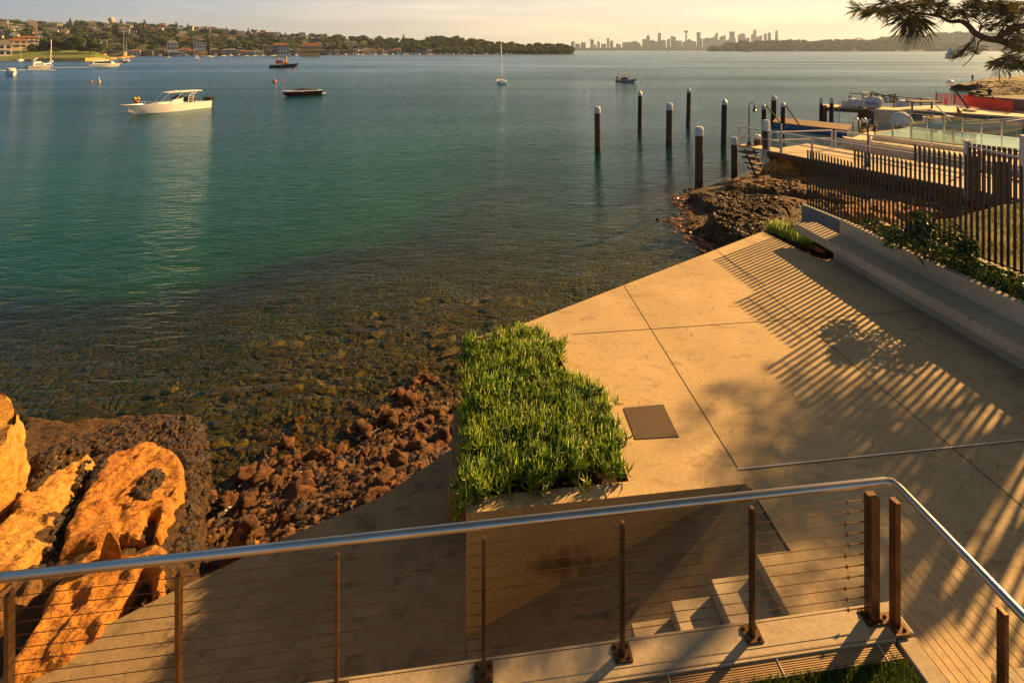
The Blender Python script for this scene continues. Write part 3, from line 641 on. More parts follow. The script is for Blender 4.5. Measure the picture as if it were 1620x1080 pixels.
mb.add(vs, fs); tag(mb.build('boulder', M['pale'], smooth=False), 'tall blocky sunlit sandstone boulder at the left edge of the photo', 'boulder')
# -- shell crust lumps on the shelf
def lumps(name, n, samp, r0, r1, mats, seed=5, jit=.5, sq=.8, sub=1):
    rg = random.Random(seed); mb = MB()
    for k in range(n):
        p = samp(rg)
        if p is None: continue
        r = r0+(r1-r0)*rg.random()**1.6; mb.k = rg.randrange(len(mats))
        a = rg.random()*6.28; sx, sy = .8+.5*rg.random(), .8+.5*rg.random()
        V0, IF = ico(sub); o = Vector((k*1.37, k*.71, k*.33)); vs = []
        for q in V0:
            e = 1+jit*mnoise.noise(q*1.1+o); x, y = rot2(q.x*sx*e, q.y*sy*e, a); vs.append((p[0]+x*r, p[1]+y*r, p[2]+q.z*r*sq*e))
        mb.add(vs, IF)
    return mb.build(name, mats, smooth=False)
dg = bpy.context.evaluated_depsgraph_get
def raydown(names):
    """height sampler over already built meshes"""
    from mathutils.bvhtree import BVHTree
    trees = []
    for o in COL.objects:
        if o.type == 'MESH' and o.name.split('.')[0] in names:
            me = o.data; mw = Matrix.Translation(o.location)
            trees.append(BVHTree.FromPolygons([v.co+o.location for v in me.vertices], [tuple(p.vertices) for p in me.polygons]))
    def f(x, y):
        best = None
        for t in trees:
            h = t.ray_cast(Vector((x, y, 30)), Vector((0,0,-1)))
            if h[0] is not None and (best is None or h[0].z > best): best = h[0].z
        return best
    return f
rz1 = raydown({'rock_ledge', 'seabed', 'loose_stone', 'boat_ramp'})
crust = [PR(q, .1) for q in ([(48,720),(130,680),(205,655),(325,655),(330,705),(305,730),(290,716),(262,702),(225,700),(200,716),(178,735),(150,700),(100,745),(50,800)], [(292,716),(330,700),(318,770),(312,830),(302,872),(274,870),(286,800),(298,760)],
     [(130,745),(170,715),(180,730),(135,790),(100,840),(80,900),(60,890),(88,830),(112,790)], [(335,880),(350,845),(392,812),(412,815),(430,850),(420,862),(400,835),(370,850),(348,882)], [(210,790),(245,760),(258,768),(232,800)])]
bb = [(min(p.x for p in q), max(p.x for p in q), min(p.y for p in q), max(p.y for p in q)) for q in crust]
def csamp(rg):
    i = rg.choices(range(5), [10,3,2.5,2,.6])[0]; b_ = bb[i]
    x, y = b_[0]+(b_[1]-b_[0])*rg.random(), b_[2]+(b_[3]-b_[2])*rg.random()
    if not inpoly(x, y, crust[i]): return None
    z = rz1(x, y); return (x, y, z+.01) if z is not None and z > -.25 and z < zpl(y)+.30 else None
o = lumps('mussel_bed', 6500, csamp, .035, .085, [M['mussel'], M['mussel'], M['weedrock']], seed=9, sub=1); tag(o, 'dark knobbly shells crusted over the seaward rocks', 'shells', kind='stuff')
# -- rubble beach
def beach(rg, lo=-.35, hi=9, x0=-7.5, x1=-.3):
    x = x0+(x1-x0)*rg.random(); v = 6.6+7.5*rg.random()
    sd = float(signed_dist(np.array([x]), np.array([v]))[0])
    p = (x, v); u = x*CA+v*SA; vv = -x*SA+v*CA
    if sd < -2.5 or (vv < vb(u)+.02) or CX+F*x/v < 322 or (CX+F*x/v < 425 and v < 7.9): return None
    if rg.random() > min(1, 1.2+sd*.45): return None
    z = rz1(x, v); return None if z is None or z > hi else (x, v, z)
o = lumps('rubble', 5200, beach, .03, .11, [M['rubble'], M['weedrock'], M['mussel'], M['rubble'], M['brown']], seed=21, jit=.7, sq=.7, sub=1); tag(o, 'wet brown rubble stones at the foot of the ramp', 'stones', kind='stuff')
rg = random.Random(44); k = 0
while k < 110:
    p = beach(rg, x0=-6.2)
    if p is None: continue
    r = .08+.11*rg.random()**1.7; mb = MB(); V0, IF = ico(3); vs = []; a = rg.random()*6.28; sx, sy, sz = .75+.6*rg.random(), .8+.3*rg.random(), .55+.3*rg.random()
    for q in V0:
        e = 1+.75*mnoise.noise(q*1.1+Vector((k*3.1,0,0)))+.35*mnoise.noise(q*2.6+Vector((0,k*2.1,0))); x, y = rot2(q.x*sx*e, q.y*sy*e, a); vs.append((x*r, y*r, q.z*sz*r*e))
    mb.add(vs, IF); dark = p[2] < .35
    o = mb.build('beach_rock', M['rubble'] if dark or k % 3 else M['brown'], smooth=True, loc=(p[0], p[1], p[2]+r*.25))
    px_ = CX+F*p[0]/p[1]; tag(o, ('large' if r > .135 else ('mid sized' if r > .105 else 'small'))+(' wet dark' if dark else ' dry brown')+' rock in the rubble '+('beside the small golden rock' if px_ < 430 else ('near the middle of the ramp edge' if px_ < 560 else ('towards the planter wall' if px_ < 660 else 'close beside the planter wall'))), 'rock', 'brown rocks in the rubble below the ramp'); k += 1
def under(rg):
    x = -13+15*rg.random(); y = 9+13*rg.random(); sd = float(signed_dist(np.array([x]), np.array([y]))[0])
    if sd > -.5 or sd < -6.5: return None
    z = bed_z(x, y, sd); return (x, y, float(z))
M['cobble'] = rockmat('drowned_cobbles', (.08,.045,.012), (.30,.175,.035), (.04,.018,.006), (.03,.015,.006), scale=3)
o = lumps('cobbles', 1100, under, .04, .26, [M['cobble'], M['weedrock'], M['weedrock']], seed=33, jit=.9, sq=.34, sub=1); tag(o, 'brown cobbles showing through the shallow water', 'stones', kind='stuff')
# -- rocks at the middle right
mid = 'rocks between terrace and jetty'
rock('shore_rock', PL([(1098,306),(1086,300),(1100,296),(1170,298),(1215,300),(1265,308),(1300,318),(1345,330),(1340,348),(1280,350),(1262,332),(1225,322),(1180,322),(1140,328),(1112,318)],.7), .75, -.3, [M['brown'], M['weedrock']], 'long low brown rock ledge with sunlit weedy edge in front of the jetty piles', group=mid, seed=51, weed=.8, res=.12, fall=.5, amp=.10, bed_=.25, tilt=(.05,0))
rock('shore_rock', PL([(1108,340),(1120,330),(1165,326),(1215,318),(1255,326),(1262,342),(1258,362),(1215,372),(1180,388),(1150,372),(1128,355)],0.8), 1.0, -.3, [M['brown'], M['weedrock']], 'shell covered dark rock beside the green tufts at the terrace tip', group=mid, seed=57, weed=1.2, res=.1, fall=.6, amp=.12, bed_=.25, tilt=(.08,0))
rock('shore_rock', PL([(1142,288),(1150,278),(1190,274),(1240,272),(1300,270),(1380,280),(1470,300),(1560,330),(1560,350),(1440,345),(1360,325),(1300,312),(1230,303),(1180,297)],1.0), 1.1, -.2, [M['brown'], M['weedrock']], 'broad flat brown rock shelf in front of the jetty', group=mid, seed=61, weed=.7, res=.15, fall=.7, amp=.12, bed_=.3, tilt=(.02,0))
rock('shore_rock', PL([(1195,268),(1225,258),(1290,256),(1360,262),(1450,280),(1560,300),(1640,320),(1640,345),(1480,320),(1380,290),(1300,276),(1230,276)],1.0), 1.55, -.2, [M['gold'], M['weedrock']], 'sunlit golden rock shelf under the jetty deck', group=mid, seed=67, weed=.6, res=.18, fall=.8, amp=.18, bed_=.3)
rock('shore_rock', PL([(1300,330),(1370,322),(1450,338),(1500,360),(1470,375),(1380,372),(1310,352)],1.8), 2.2, .2, [M['gold']], 'golden rock behind the picket fence near its seaward end', group=mid, seed=71, res=.15, fall=.8, amp=.2)
rock('shore_rock', PL([(1075,352),(1100,346),(1118,356),(1112,368),(1080,366)],.05), .14, -.4, [M['weedrock']], 'small weedy rock just breaking the water left of the terrace tip', group=mid, seed=73, res=.12, fall=.5, amp=.15)
rock('shore_rock', PL([(1120,366),(1150,362),(1168,374),(1150,388),(1128,380)],.05), .25, -.4, [M['weedrock']], 'low weedy rock against the terrace edge near its tip', group=mid, seed=79, res=.12, fall=.5, amp=.15)
M['redweed'] = mat('red_seaweed', (.16,.03,.012), (.26,.07,.02), rough=.5, scale=6)
def ws(rg):
    cx, cy = rg.choice([(1070,350),(1082,362),(1098,378),(1122,392),(1140,398),(1132,372),(1110,352),(1092,335),(1080,322),(1078,312),(1160,382),(1095,308)])
    p = P(cx+rg.gauss(0,9), cy+rg.gauss(0,4), 0); return (p.x, p.y, .005)
o = lumps('seaweed', 520, ws, .05, .17, [M['redweed'], M['weedrock']], seed=12, sq=.35, jit=.9); tag(o, 'red brown seaweed floating beside the shore rocks', 'seaweed', kind='stuff')
rz2 = raydown({'shore_rock'})
def ms2(rg):
    p = P(1085+190*rg.random(), 296+90*rg.random(), .7); z = rz2(p.x, p.y)
    if z is None or nz(p.x, p.y, .6, 8) < -.05: return None
    return (p.x, p.y, z)
o = lumps('mussel_bed', 4200, ms2, .04, .11, [M['mussel'], M['weedrock'], M['weedrock']], seed=19, sub=1); tag(o, 'dark shells and weed covering the rocks beside the terrace tip', 'shells', kind='stuff')

# ============================================================ PLANTS
LG = [mat('leaf_bright', (.36,.52,.04), (.50,.60,.07), rough=.3, trans=.4, scale=1.5), mat('leaf_mid', (.20,.37,.03), (.28,.44,.04), rough=.3, trans=.4), mat('leaf_dark', (.05,.14,.02), (.08,.18,.025), rough=.35, trans=.25),
      mat('stem_brown', (.10,.035,.015), (.16,.06,.02), rough=.8)]
def fingers(name, pts, hgt, nl, ll, w, mats, seed=1, stem=0.0):
    rg = np.random.RandomState(seed); vs, fs, ms = [], [], []
    for p in pts:
        lean = rg.randn(2)*.35; m_ = rg.randint(3) if rg.rand() < .85 else 0
        top = np.array([p[0]+lean[0]*hgt, p[1]+lean[1]*hgt, p[2]+hgt*(.6+.8*rg.rand())])
        for k in range(nl):
            a = rg.rand()*6.283; el = .25+1.15*rg.rand(); l = ll*(.6+.7*rg.rand()); d = np.array([math.cos(a)*math.cos(el), math.sin(a)*math.cos(el), math.sin(el)])
            b0 = top-np.array([0,0,hgt*.55*rg.rand()]); sd_ = np.array([-math.sin(a), math.cos(a), 0]); up2 = np.cross(sd_, d)
            o = len(vs); mid_ = b0+d*l*.55-np.array([0,0,.06*l]); tip = b0+d*l+np.array([0,0,.22*l]); ww = w*(.8+.4*rg.rand())
            for c, s in ((b0, .55), (mid_, 1.0)):
                vs += [tuple(c+sd_*ww*s), tuple(c-sd_*ww*s), tuple(c-up2*ww*s*1.2)]
            vs.append(tuple(tip))
            fs += [(o,o+1,o+4,o+3),(o+1,o+2,o+5,o+4),(o+2,o,o+3,o+5),(o+3,o+4,o+6),(o+4,o+5,o+6),(o+5,o+3,o+6)]; q = m_ if rg.rand() < .8 else rg.randint(3); ms += [q]*6
        if stem:
            o = len(vs); vs += [(p[0]-.004,p[1],p[2]-.05),(p[0]+.004,p[1],p[2]-.05),tuple(top+np.array([.003,0,0])),tuple(top-np.array([.003,0,0]))]; fs.append((o,o+1,o+2,o+3)); ms.append(3)
    me = bpy.data.meshes.new(name); me.from_pydata(vs, [], fs)
    for x in mats: me.materials.append(x)
    me.polygons.foreach_set('material_index', ms); me.polygons.foreach_set('use_smooth', [True]*len(ms)); return link(name, me)
outl = PL([(745,790),(735,760),(738,700),(740,640),(738,590),(742,555),(770,540),(800,530),(850,528),(905,540),(893,560),(888,585),(905,603),(950,618),(985,640),(972,665),(985,700),(992,758),(900,782),(800,795)], Z0)
rg = np.random.RandomState(5); pts = []
x0, x1 = min(p.x for p in outl), max(p.x for p in outl); y0, y1 = min(p.y for p in outl), max(p.y for p in outl)
while len(pts) < 2300:
    x, y = x0+(x1-x0)*rg.rand(), y0+(y1-y0)*rg.rand()
    if not inpoly(x, y, outl): continue
    hh = .12+.16*(nz(x, y, 1.3, 2)+.5)
    v_ = -x*SA+y*CA
    if edist(x, y, outl) < .28*(nz(x, y, 2.2, 11)+.35): continue
    pts.append((x+.04*rg.randn(), y+.04*rg.randn(), Z0-.06+max(0, hh*.75)*rg.rand()))
for k in range(240):                                    # spilling over the left wall
    v = 5.75+3.2*rg.rand(); d = rg.rand()**1.5
    if abs(math.sin(v*2.3)) < .35 and rg.rand() < .7: continue
    q = uv(-.12-.13*d, v); pts.append((q.x, q.y, Z0+.02-.5*d*rg.rand()))
o = fingers('succulents', pts, .09, 8, .13, .0085, LG, seed=6, stem=.1); tag(o, 'bright green finger leaved succulents filling the concrete planter', 'succulents', kind='stuff')
# agave-like green tufts at terrace tip, dry litter
def arc(a, b_, w, seed, n, nl, ll, lw, mats, name, label, z=3.42, mask=None):
    rg = np.random.RandomState(seed); pts = []
    for k in range(n):
        t_ = rg.rand(); q = a.lerp(b_, t_)+FN*(w*(rg.rand()-.5)); pts.append((q.x, q.y, z))
    o = fingers(name, pts, .05, nl, ll, lw, mats, seed=seed); return tag(o, label, 'plants', kind='stuff')
a, b_ = P(1222,360,3.45), P(1288,388,3.45)
arc(a, b_, .75, 14, 170, 12, .24, .010, LG[:2]+[LG[0],LG[3]], 'green_tufts', 'bright green spiky tufts between terrace tip and bench end')
arc(P(1262,388,3.43), P(1312,405,3.43), .35, 15, 160, 7, .07, .006, [LG[3]]*4, 'dry_leaves', 'dry orange brown leaf litter beside the bench support', z=3.43)
# hedge-like ground cover behind the backrest
rg = np.random.RandomState(9); pts = []
for k in range(2600):
    v = 11.5-10.5*rg.rand()**.8
    q0 = uv(9.5, v); q1 = fp(q0.y, -.13); t_ = rg.rand(); q = q0.lerp(q1, t_) if q1.x > q0.x else q0
    if v > 9.8 and rg.rand() < .5: continue
    pts.append((q.x, q.y, 4.30+.20*rg.rand()*(1-.4*t_)))
def leafcloud(name, pts, size, mats, seed=1, parent=None, aspect=.5):
    rg = np.random.RandomState(seed); n = len(pts); Pn = np.array(pts)
    a = rg.randn(n, 3); a /= np.linalg.norm(a, axis=1)[:, None]; b2 = np.cross(a, rg.randn(n, 3)); b2 /= np.linalg.norm(b2, axis=1)[:, None]
    s = size*(.6+.8*rg.rand(n))[:, None]; A_, B_ = a*s, b2*s*aspect
    vs = np.stack([Pn-A_*.5, Pn+B_*.5, Pn+A_*.5, Pn-B_*.5], 1).reshape(-1, 3)
    fs = np.arange(4*n).reshape(-1, 4); me = bpy.data.meshes.new(name); me.from_pydata(vs.tolist(), [], fs.tolist())
    for x in mats: me.materials.append(x)
    me.polygons.foreach_set('material_index', rg.randint(0, len(mats), n).astype(np.int32)); return link(name, me, parent)
LB = [mat('glossy_leaf', (.035,.075,.012), (.06,.11,.02), rough=.3, trans=.25), mat('glossy_leaf_light', (.09,.14,.02), (.14,.17,.03), rough=.35, trans=.35), mat('glossy_leaf_dark', (.012,.035,.008), (.02,.05,.012), rough=.35)]
P3 = [(x+.05*rg.randn(), y+.05*rg.randn(), z+.06*abs(rg.randn())) for x, y, z in pts for _ in range(7)]
o = leafcloud('ground_cover', P3, .07, [LB[0], LB[1], LB[1], LB[0]], seed=2); tag(o, 'low leafy ground cover along the back of the bench', 'plants', kind='stuff')
def shrub(name, label, cat, c, blobs, n, leaf, mats, seed, stems=7, stemr=.014):
    t = thing(name, label, cat, c); rg = random.Random(seed); mb = MB()
    for k in range(stems):
        b_ = blobs[k % len(blobs)]; e = Vector(b_[0])+Vector((rg.uniform(-.3,.3)*b_[1], rg.uniform(-.3,.3)*b_[1], rg.uniform(-.2,.4)*b_[1]))
        mid_ = e*.5+Vector((rg.uniform(-.08,.08), rg.uniform(-.08,.08), .05)); mb.tube([(rg.uniform(-.05,.05), rg.uniform(-.05,.05), -.05), mid_, e], [stemr, stemr*.7, stemr*.3], 6)
    mb.build('stem', M['bark'], t)
    pts = []
    for k in range(n):
        b_ = rg.choice(blobs); d = Vector((rg.gauss(0,1), rg.gauss(0,1), rg.gauss(0,1))); d.normalize(); q = Vector(b_[0])+d*b_[1]*(rg.random()**.45)*(1+.25*mnoise.noise(d*2+Vector((k % 7, 0, 0)))); pts.append((q.x, q.y, q.z*1.0))
    leafcloud('foliage', pts, leaf, mats, seed, t); return t
M['bark'] = mat('dark_bark', (.055,.035,.022), (.10,.065,.04), rough=.9, scale=6, bump=.6)
cs = PD(1478, 428, 10.4)
shrub('shrub', 'dark glossy leaved shrub rising behind the bench backrest', 'shrub', (cs.x-.25, cs.y-.1, 4.30), [((0,0,.55),.36),((-.42,.35,.42),.26),((.40,-.25,.62),.34),((.05,.15,.85),.25),((.55,-.3,.45),.26),((-.25,0,.65),.25)], 2300, .085, [LB[0], LB[2], LB[2], LB[0], LB[1]], 4)
c2 = PD(1392, 372, 12.2)
shrub('small_shrub', 'small yellow green shrub near the seaward end of the backrest', 'shrub', (c2.x, c2.y, 4.3), [((0,0,.16),.17),((-.2,.2,.10),.12),((.2,-.2,.12),.12)], 420, .06, [LB[1], LB[0]], 5)

# fallen leaves and grit on the terrace
def litter(rg):
    u, v = rg.uniform(3.4, 8.6), rg.uniform(4.2, 13); q = uv(u, v)
    if not inpoly(q.x, q.y, poly) or (rg.random() < .5 and u < 7): return None
    return (q.x, q.y, Z0+.004)
rg_ = random.Random(71); lp = [p for p in (litter(rg_) for _ in range(420)) if p]
o = leafcloud('fallen_leaves', [(p[0], p[1], p[2]+.006) for p in lp], .035, [M['soil'], LG[3], LB[2]], seed=77, aspect=.35); o.scale = (1, 1, 1); tag(o, 'scattered dry leaves and grit on the terrace paving', 'leaves', kind='stuff')
# ============================================================ BOATS
def hull(mb, Lh, B, fb, draft=.35, bow=.12, sheer=.35, stern=.88, flare=.72, n=16, k=0, kd=1, full=.45, deck=.08):
    """x from stern (0) to bow (Lh); open V hull with a flat deck a little below the gunwale"""
    rows = []
    for i in range(n):
        s = i/(n-1); w = (1 if s < full else 1-((s-full)/(1-full))**2.1)
        w = w*(stern+(1-stern)*min(1, s/.35)); g = B/2*max(w, .015); c = g*flare*(1-.55*max(0, (s-.5)/.5)**1.3); zg = fb*(1+sheer*s**2)
        zk = -draft+ (draft+fb*.55)*max(0, (s-.72)/.28)**2.2; zc = zk+(.45*draft+.12*fb)+(fb*.25)*max(0, s-.4)
        xs = s*Lh; xg = s*Lh*(1+bow*s**3)
        rows.append([(xs,0,zk),(xs,-c,zc),((xs+xg)/2,-(c*.4+g*.6),(zc*.45+zg*.55)),(xg,-g,zg),(xg,-g*.86,zg+.01),(xg*.995,-g*.84,zg-deck),(xg*.995,0,zg-deck+.02),(xg*.995,g*.84,zg-deck),(xg,g*.86,zg+.01),(xg,g,zg),((xs+xg)/2,(c*.4+g*.6),(zc*.45+zg*.55)),(xs,c,zc)])
    m = len(rows[0]); vs = [p for r in rows for p in r]; fs = []; 
    for i in range(n-1):
        for j in range(m): fs.append((i*m+j, (i+1)*m+j, (i+1)*m+(j+1) % m, i*m+(j+1) % m))
    fs.append(tuple(range(m))[::-1]); fs.append(tuple((n-1)*m+j for j in range(m)))
    mb.add(vs, fs, k)
def place(name, label, cat, sp, bp_, group=None, z=0.0, L0=None):
    """thing whose stern sits at photo point sp and whose bow meets the water at bp_; returns it and its length"""
    a, b_ = P(*sp, 0), P(*bp_, 0); d = b_-a; l = L0 or d.length
    return thing(name, label, cat, (a.x, a.y, z), math.atan2(d.y, d.x), group), l
# -- big white centre console
t, l = place('motor_boat', 'large white open motor boat with hardtop and three black outboards', 'boat', (327,169.5), (211,182)); l = 12.6
mb = MB(); hull(mb, l, 3.3, 1.25, .4, .08, .42, flare=.9); bevel(mb.build('hull', M['hull'], t, smooth=True), .02, 1).data.set_sharp_from_angle(angle=R(38))
mb = MB(); mb.prism([(5.0,-1.0),(8.6,-.75),(9.6,0),(8.6,.75),(5.0,1.0)], 1.2, [1.75,1.62,1.45,1.62,1.75]); bevel(mb.build('cabin_top', M['hull'], t), .08, 3)
mb = MB(); mb.prism([(4.6,-.75),(6.3,-.62),(6.3,.62),(4.6,.75)], 1.1, [2.1,1.9,1.9,2.1]); bevel(mb.build('console', M['hull'], t), .06)
mb = MB(); mb.prism([(4.75,-.7),(6.0,-.6),(6.0,.6),(4.75,.7)], 2.0, [2.62,2.05,2.05,2.62]); mb.build('windscreen', M['dark'], t)
mb = MB(); mb.prism([(1.6,-1.25),(5.0,-1.3),(7.1,-1.0),(7.1,1.0),(5.0,1.3),(1.6,1.25)], 3.15, [3.28,3.34,3.24,3.24,3.34,3.28]); mb.box((5.4,0,3.40),(.35,.35,.14)); bevel(mb.build('hardtop', M['white'], t), .04)
for s in (-1, 1):
    mb = MB(); mb.tube([(4.9,s*.95,3.16),(5.6,s*1.05,2.3),(6.9,s*1.0,1.4)], .045, 6); mb.build('front_strut', M['white'], t)
    mb = MB(); mb.tube([(6.9,s*.95,3.16),(8.3,s*.8,1.75)], .025, 6); mb.build('brace', M['white'], t)
    mb = MB(); mb.tube([(3.0,s*1.1,3.16),(3.9,s*1.15,2.5),(4.05,s*1.15,1.2)], .05, 6); mb.tube([(2.4,s*1.1,3.16),(3.1,s*1.15,2.6),(3.2,s*1.15,1.2)], .05, 6)
    for z in (1.6,2.0,2.4,2.8): mb.tube([(3.15 if z < 2.5 else 2.95,s*1.15,z),(4.0 if z < 2.5 else 3.6,s*1.15,z)], .03, 6)
    mb.build('ladder_frame', M['white'], t)
    mb = MB(); mb.tube([(8.4,s*.95,1.42),(8.8,s*.92,1.85),(10.8,s*.45,2.0),(11.9,s*.12,2.05)], .02, 6); mb.tube([(9.9,s*.66,1.9),(9.9,s*.66,1.4)], .02, 6); mb.build('bow_rail', M['steel'], t)
mb = MB(); mb.box((3.0,0,1.75),(1.1,1.7,.95)); bevel(mb.build('seat', M['black'], t), .1)
for y in (-.75, 0, .75):
    mb = MB(); mb.prism([(-.75,y-.26),(.05,y-.22),(.05,y+.22),(-.75,y+.26)], 1.25, [1.95,1.8,1.8,1.95]); mb.box((-.45,y,.6),(.28,.2,1.5)); mb.box((-.55,y,.0),(.55,.12,.2)); bevel(mb.build('outboard_motor', M['black'], t), .08, 3)
mb = MB(); mb.tube([(12.2,0,1.35),(12.35,0,1.3),(12.3,0,.9)], .06, 6); mb.box((12.25,0,1.45),(.35,.2,.12)); mb.build('anchor', M['black'], t)
t.scale = (.84,.84,.84)
# -- dark speedboat with cover
t, l = place('speed_boat', 'long dark red speed boat under a folded navy cover', 'boat', (508,149.8), (445,153.2))
mb = MB(); hull(mb, l*.96, 2.4, .85, .3, .10, .25, k=0); mb.build('hull', M['darkhull'], t)
mb = MB(); mb.prism([(.05,-1.05),(l*.55,-1.2),(l*.85,-.75),(l*1.03,-.03),(l*1.03,.03),(l*.85,.75),(l*.55,1.2),(.05,1.05)], .84, [.93,.98,1.06,1.12,1.12,1.06,.98,.93]); mb.build('deck', M['white'], t)
vs, fs = [], []
for i in range(13):
    x = l*(.10+.62*i/12); h = .10+.42*math.exp(-((i-7)/3.2)**2)+.03*math.sin(i*2.1); w = 1.0*(1-.3*(i/12)**3)
    for j in range(9): q = -1+2*j/8; vs.append((x, q*w, .97+h*(1-abs(q)**2.2)+.02*math.sin(j*3+i)))
for i in range(12):
    for j in range(8): fs.append((i*9+j, i*9+j+1, (i+1)*9+j+1, (i+1)*9+j))
mb = MB(); mb.add(vs, fs); mb.build('cover', M['navy'], t)
mb = MB(); mb.box((-.35,0,.25),(.9,1.8,.08)); mb.build('swim_platform', M['white'], t)
# -- old timber work boat
t, l = place('work_boat', 'old work boat with dark hull, varnished deckhouse and yellow funnel', 'boat', (426,107.6), (470,107.0))
mb = MB(); hull(mb, l, 3.8, 1.25, .5, .08, .7, stern=.75); mb.build('hull', M['black'], t)
mb = MB(); mb.prism([(.1,-1.45),(l*.45,-1.75),(l*.45,1.75),(.1,1.45)], 1.1, 1.95); mb.build('bulwark', M['white'], t)
mb = MB(); mb.box((l*.36,0,2.5),(l*.26,2.4,2.3)); mb.prism([(l*.49,-1.1),(l*.66,-.9),(l*.66,.9),(l*.49,1.1)], 1.3, 2.5); h_ = mb.build('deckhouse', M['ochre'], t)
for i in range(3):
    for s in (-1,1):
        mb = MB(); mb.box((l*(.27+.075*i), s*1.21, 2.9),(.7,.04,.6)); mb.build('window', M['dark'], h_)
mb = MB(); mb.box((l*.36,0,3.72),(l*.29,2.7,.12)); mb.build('roof', M['white'], h_)
mb = MB(); mb.box((l*.12,0,3.05),(l*.25,3.0,.10)); mb.build('awning', M['white'], t)
for x in (.02,.12,.22):
    for s in (-1,1): mb = MB(); mb.tube([(l*x+.2,s*1.3,1.9),(l*x+.2,s*1.3,3.0)], .05, 5); mb.build('awning_post', M['white'], t)
mb = MB(); mb.lathe((l*.60,0,2.2), [(.42,0),(.40,3.6)], 12); mb.build('funnel', M['yellow'], t)
mb = MB(); mb.lathe((l*.31,0,3.78), [(.30,0),(.28,1.2),(.45,1.25),(.45,1.5)], 10); mb.build('vent_stack', M['ochre'], t)
mb = MB(); mb.tube([(l*.63,0,2.0),(l*.86,0,4.3)], .06, 5); mb.build('derrick', M['black'], t)
# -- sail boats
def yacht(label, sp, bp_, masth, group=None, L0=None, B=None, hm='hull', name='sail_boat', ketch=0.0):
    t, l = place(name, label, 'boat', sp, bp_, group, L0=L0); B = B or l*.30; fb = max(.6, l*.095)
    mb = MB(); hull(mb, l, B, fb, fb*.4, .10, .15, stern=.62, full=.35); mb.build('hull', M[hm], t)
    mb = MB(); mb.prism([(l*.22,-B*.26),(l*.62,-B*.2),(l*.7,0),(l*.62,B*.2),(l*.22,B*.26)], fb*.95, [fb*1.55,fb*1.45,fb*1.2,fb*1.45,fb*1.55]); cb = mb.build('cabin', M['white'], t)
    for s in (-1,1): mb = MB(); mb.box((l*.42, s*B*.235, fb*1.32),(l*.26,.04,fb*.16)); mb.build('window', M['dark'], cb)
    mb = MB(); mb.tube([(l*.56,0,fb*.9),(l*.56,0,masth)], [.10 if l > 7 else .07,.05], 6); mb.tube([(l*.56,-.9,masth*.62),(l*.56,.9,masth*.62)], .025, 4); ms = mb.build('mast', M['white'], t)
    mb = MB(); mb.tube([(l*.56,0,fb*2.2),(l*.10,0,fb*2.1)], [.16,.12], 6); mb.build('boom', M['navy'], t)
    mb = MB(); mb.tube([(l*1.06,0,fb*1.15),(l*.56,0,masth*.98)], .016, 4); mb.tube([(0,0,fb),(l*.56,0,masth*.98)], .014, 4); mb.build('stay', M['steel'], t)
    return t
def hgt(px, y0, y1): return HC*(y1-y0)/(y1-HOR)      # real height of something standing at base y1
yacht('white sailing yacht with tall bare mast moored alone in mid channel', (796.5,133.5), (789,130.0), hgt(794,67,133), L0=7.6, B=2.7)
t = yacht('yellow hulled yacht with the tallest mast passing behind the ferry', (189,99.4), (201,99.8), hgt(194,46,99.6), hm='yellow')
yacht('white sloop half hidden behind the yellow hulled yacht', (204,97.2), (197,96.9), hgt(199,57,97), L0=10, hm='hull')
yacht('white sloop moored in front of the golden sea wall', (80,98.6), (86.5,97.6), hgt(80,62,98.4), L0=9)
yacht('white sloop moored off the white house at far left', (27,97.4), (45,96.6), hgt(24,72,97), L0=12)
ML = [(265.5,80,91.3,5),(326.7,64,90.3,12),(343,77,88.6,7),(351.7,78,89.2,8),(387.8,71.7,89.2,9),(400.5,75.5,89.3,9),(429,68,88.9,11),(565.5,74,86.9,9),(573,71,86.9,10),(593,73.6,86.8,10),(606.5,73.6,86.9,9),(610,75,86.7,9),(681,73.6,86.8,10),(749.5,76.7,86.8,9),(415,77,88.5,7),(640,77,86.6,8)]
for i, (x, yt, yb, l) in enumerate(ML):
    w = l*F/(F*HC/(yb-HOR))/F*775/2
    yacht(f'white sailing boat with bare mast, {nth(1+sorted(q[0] for q in ML).index(x))} from the left along the far shore', (x-2.5,yb+.05), (x+2.5,yb), hgt(x,yt,yb), group='sailing boats moored along the far shore', L0=l*(.85+.05*(i % 4)))
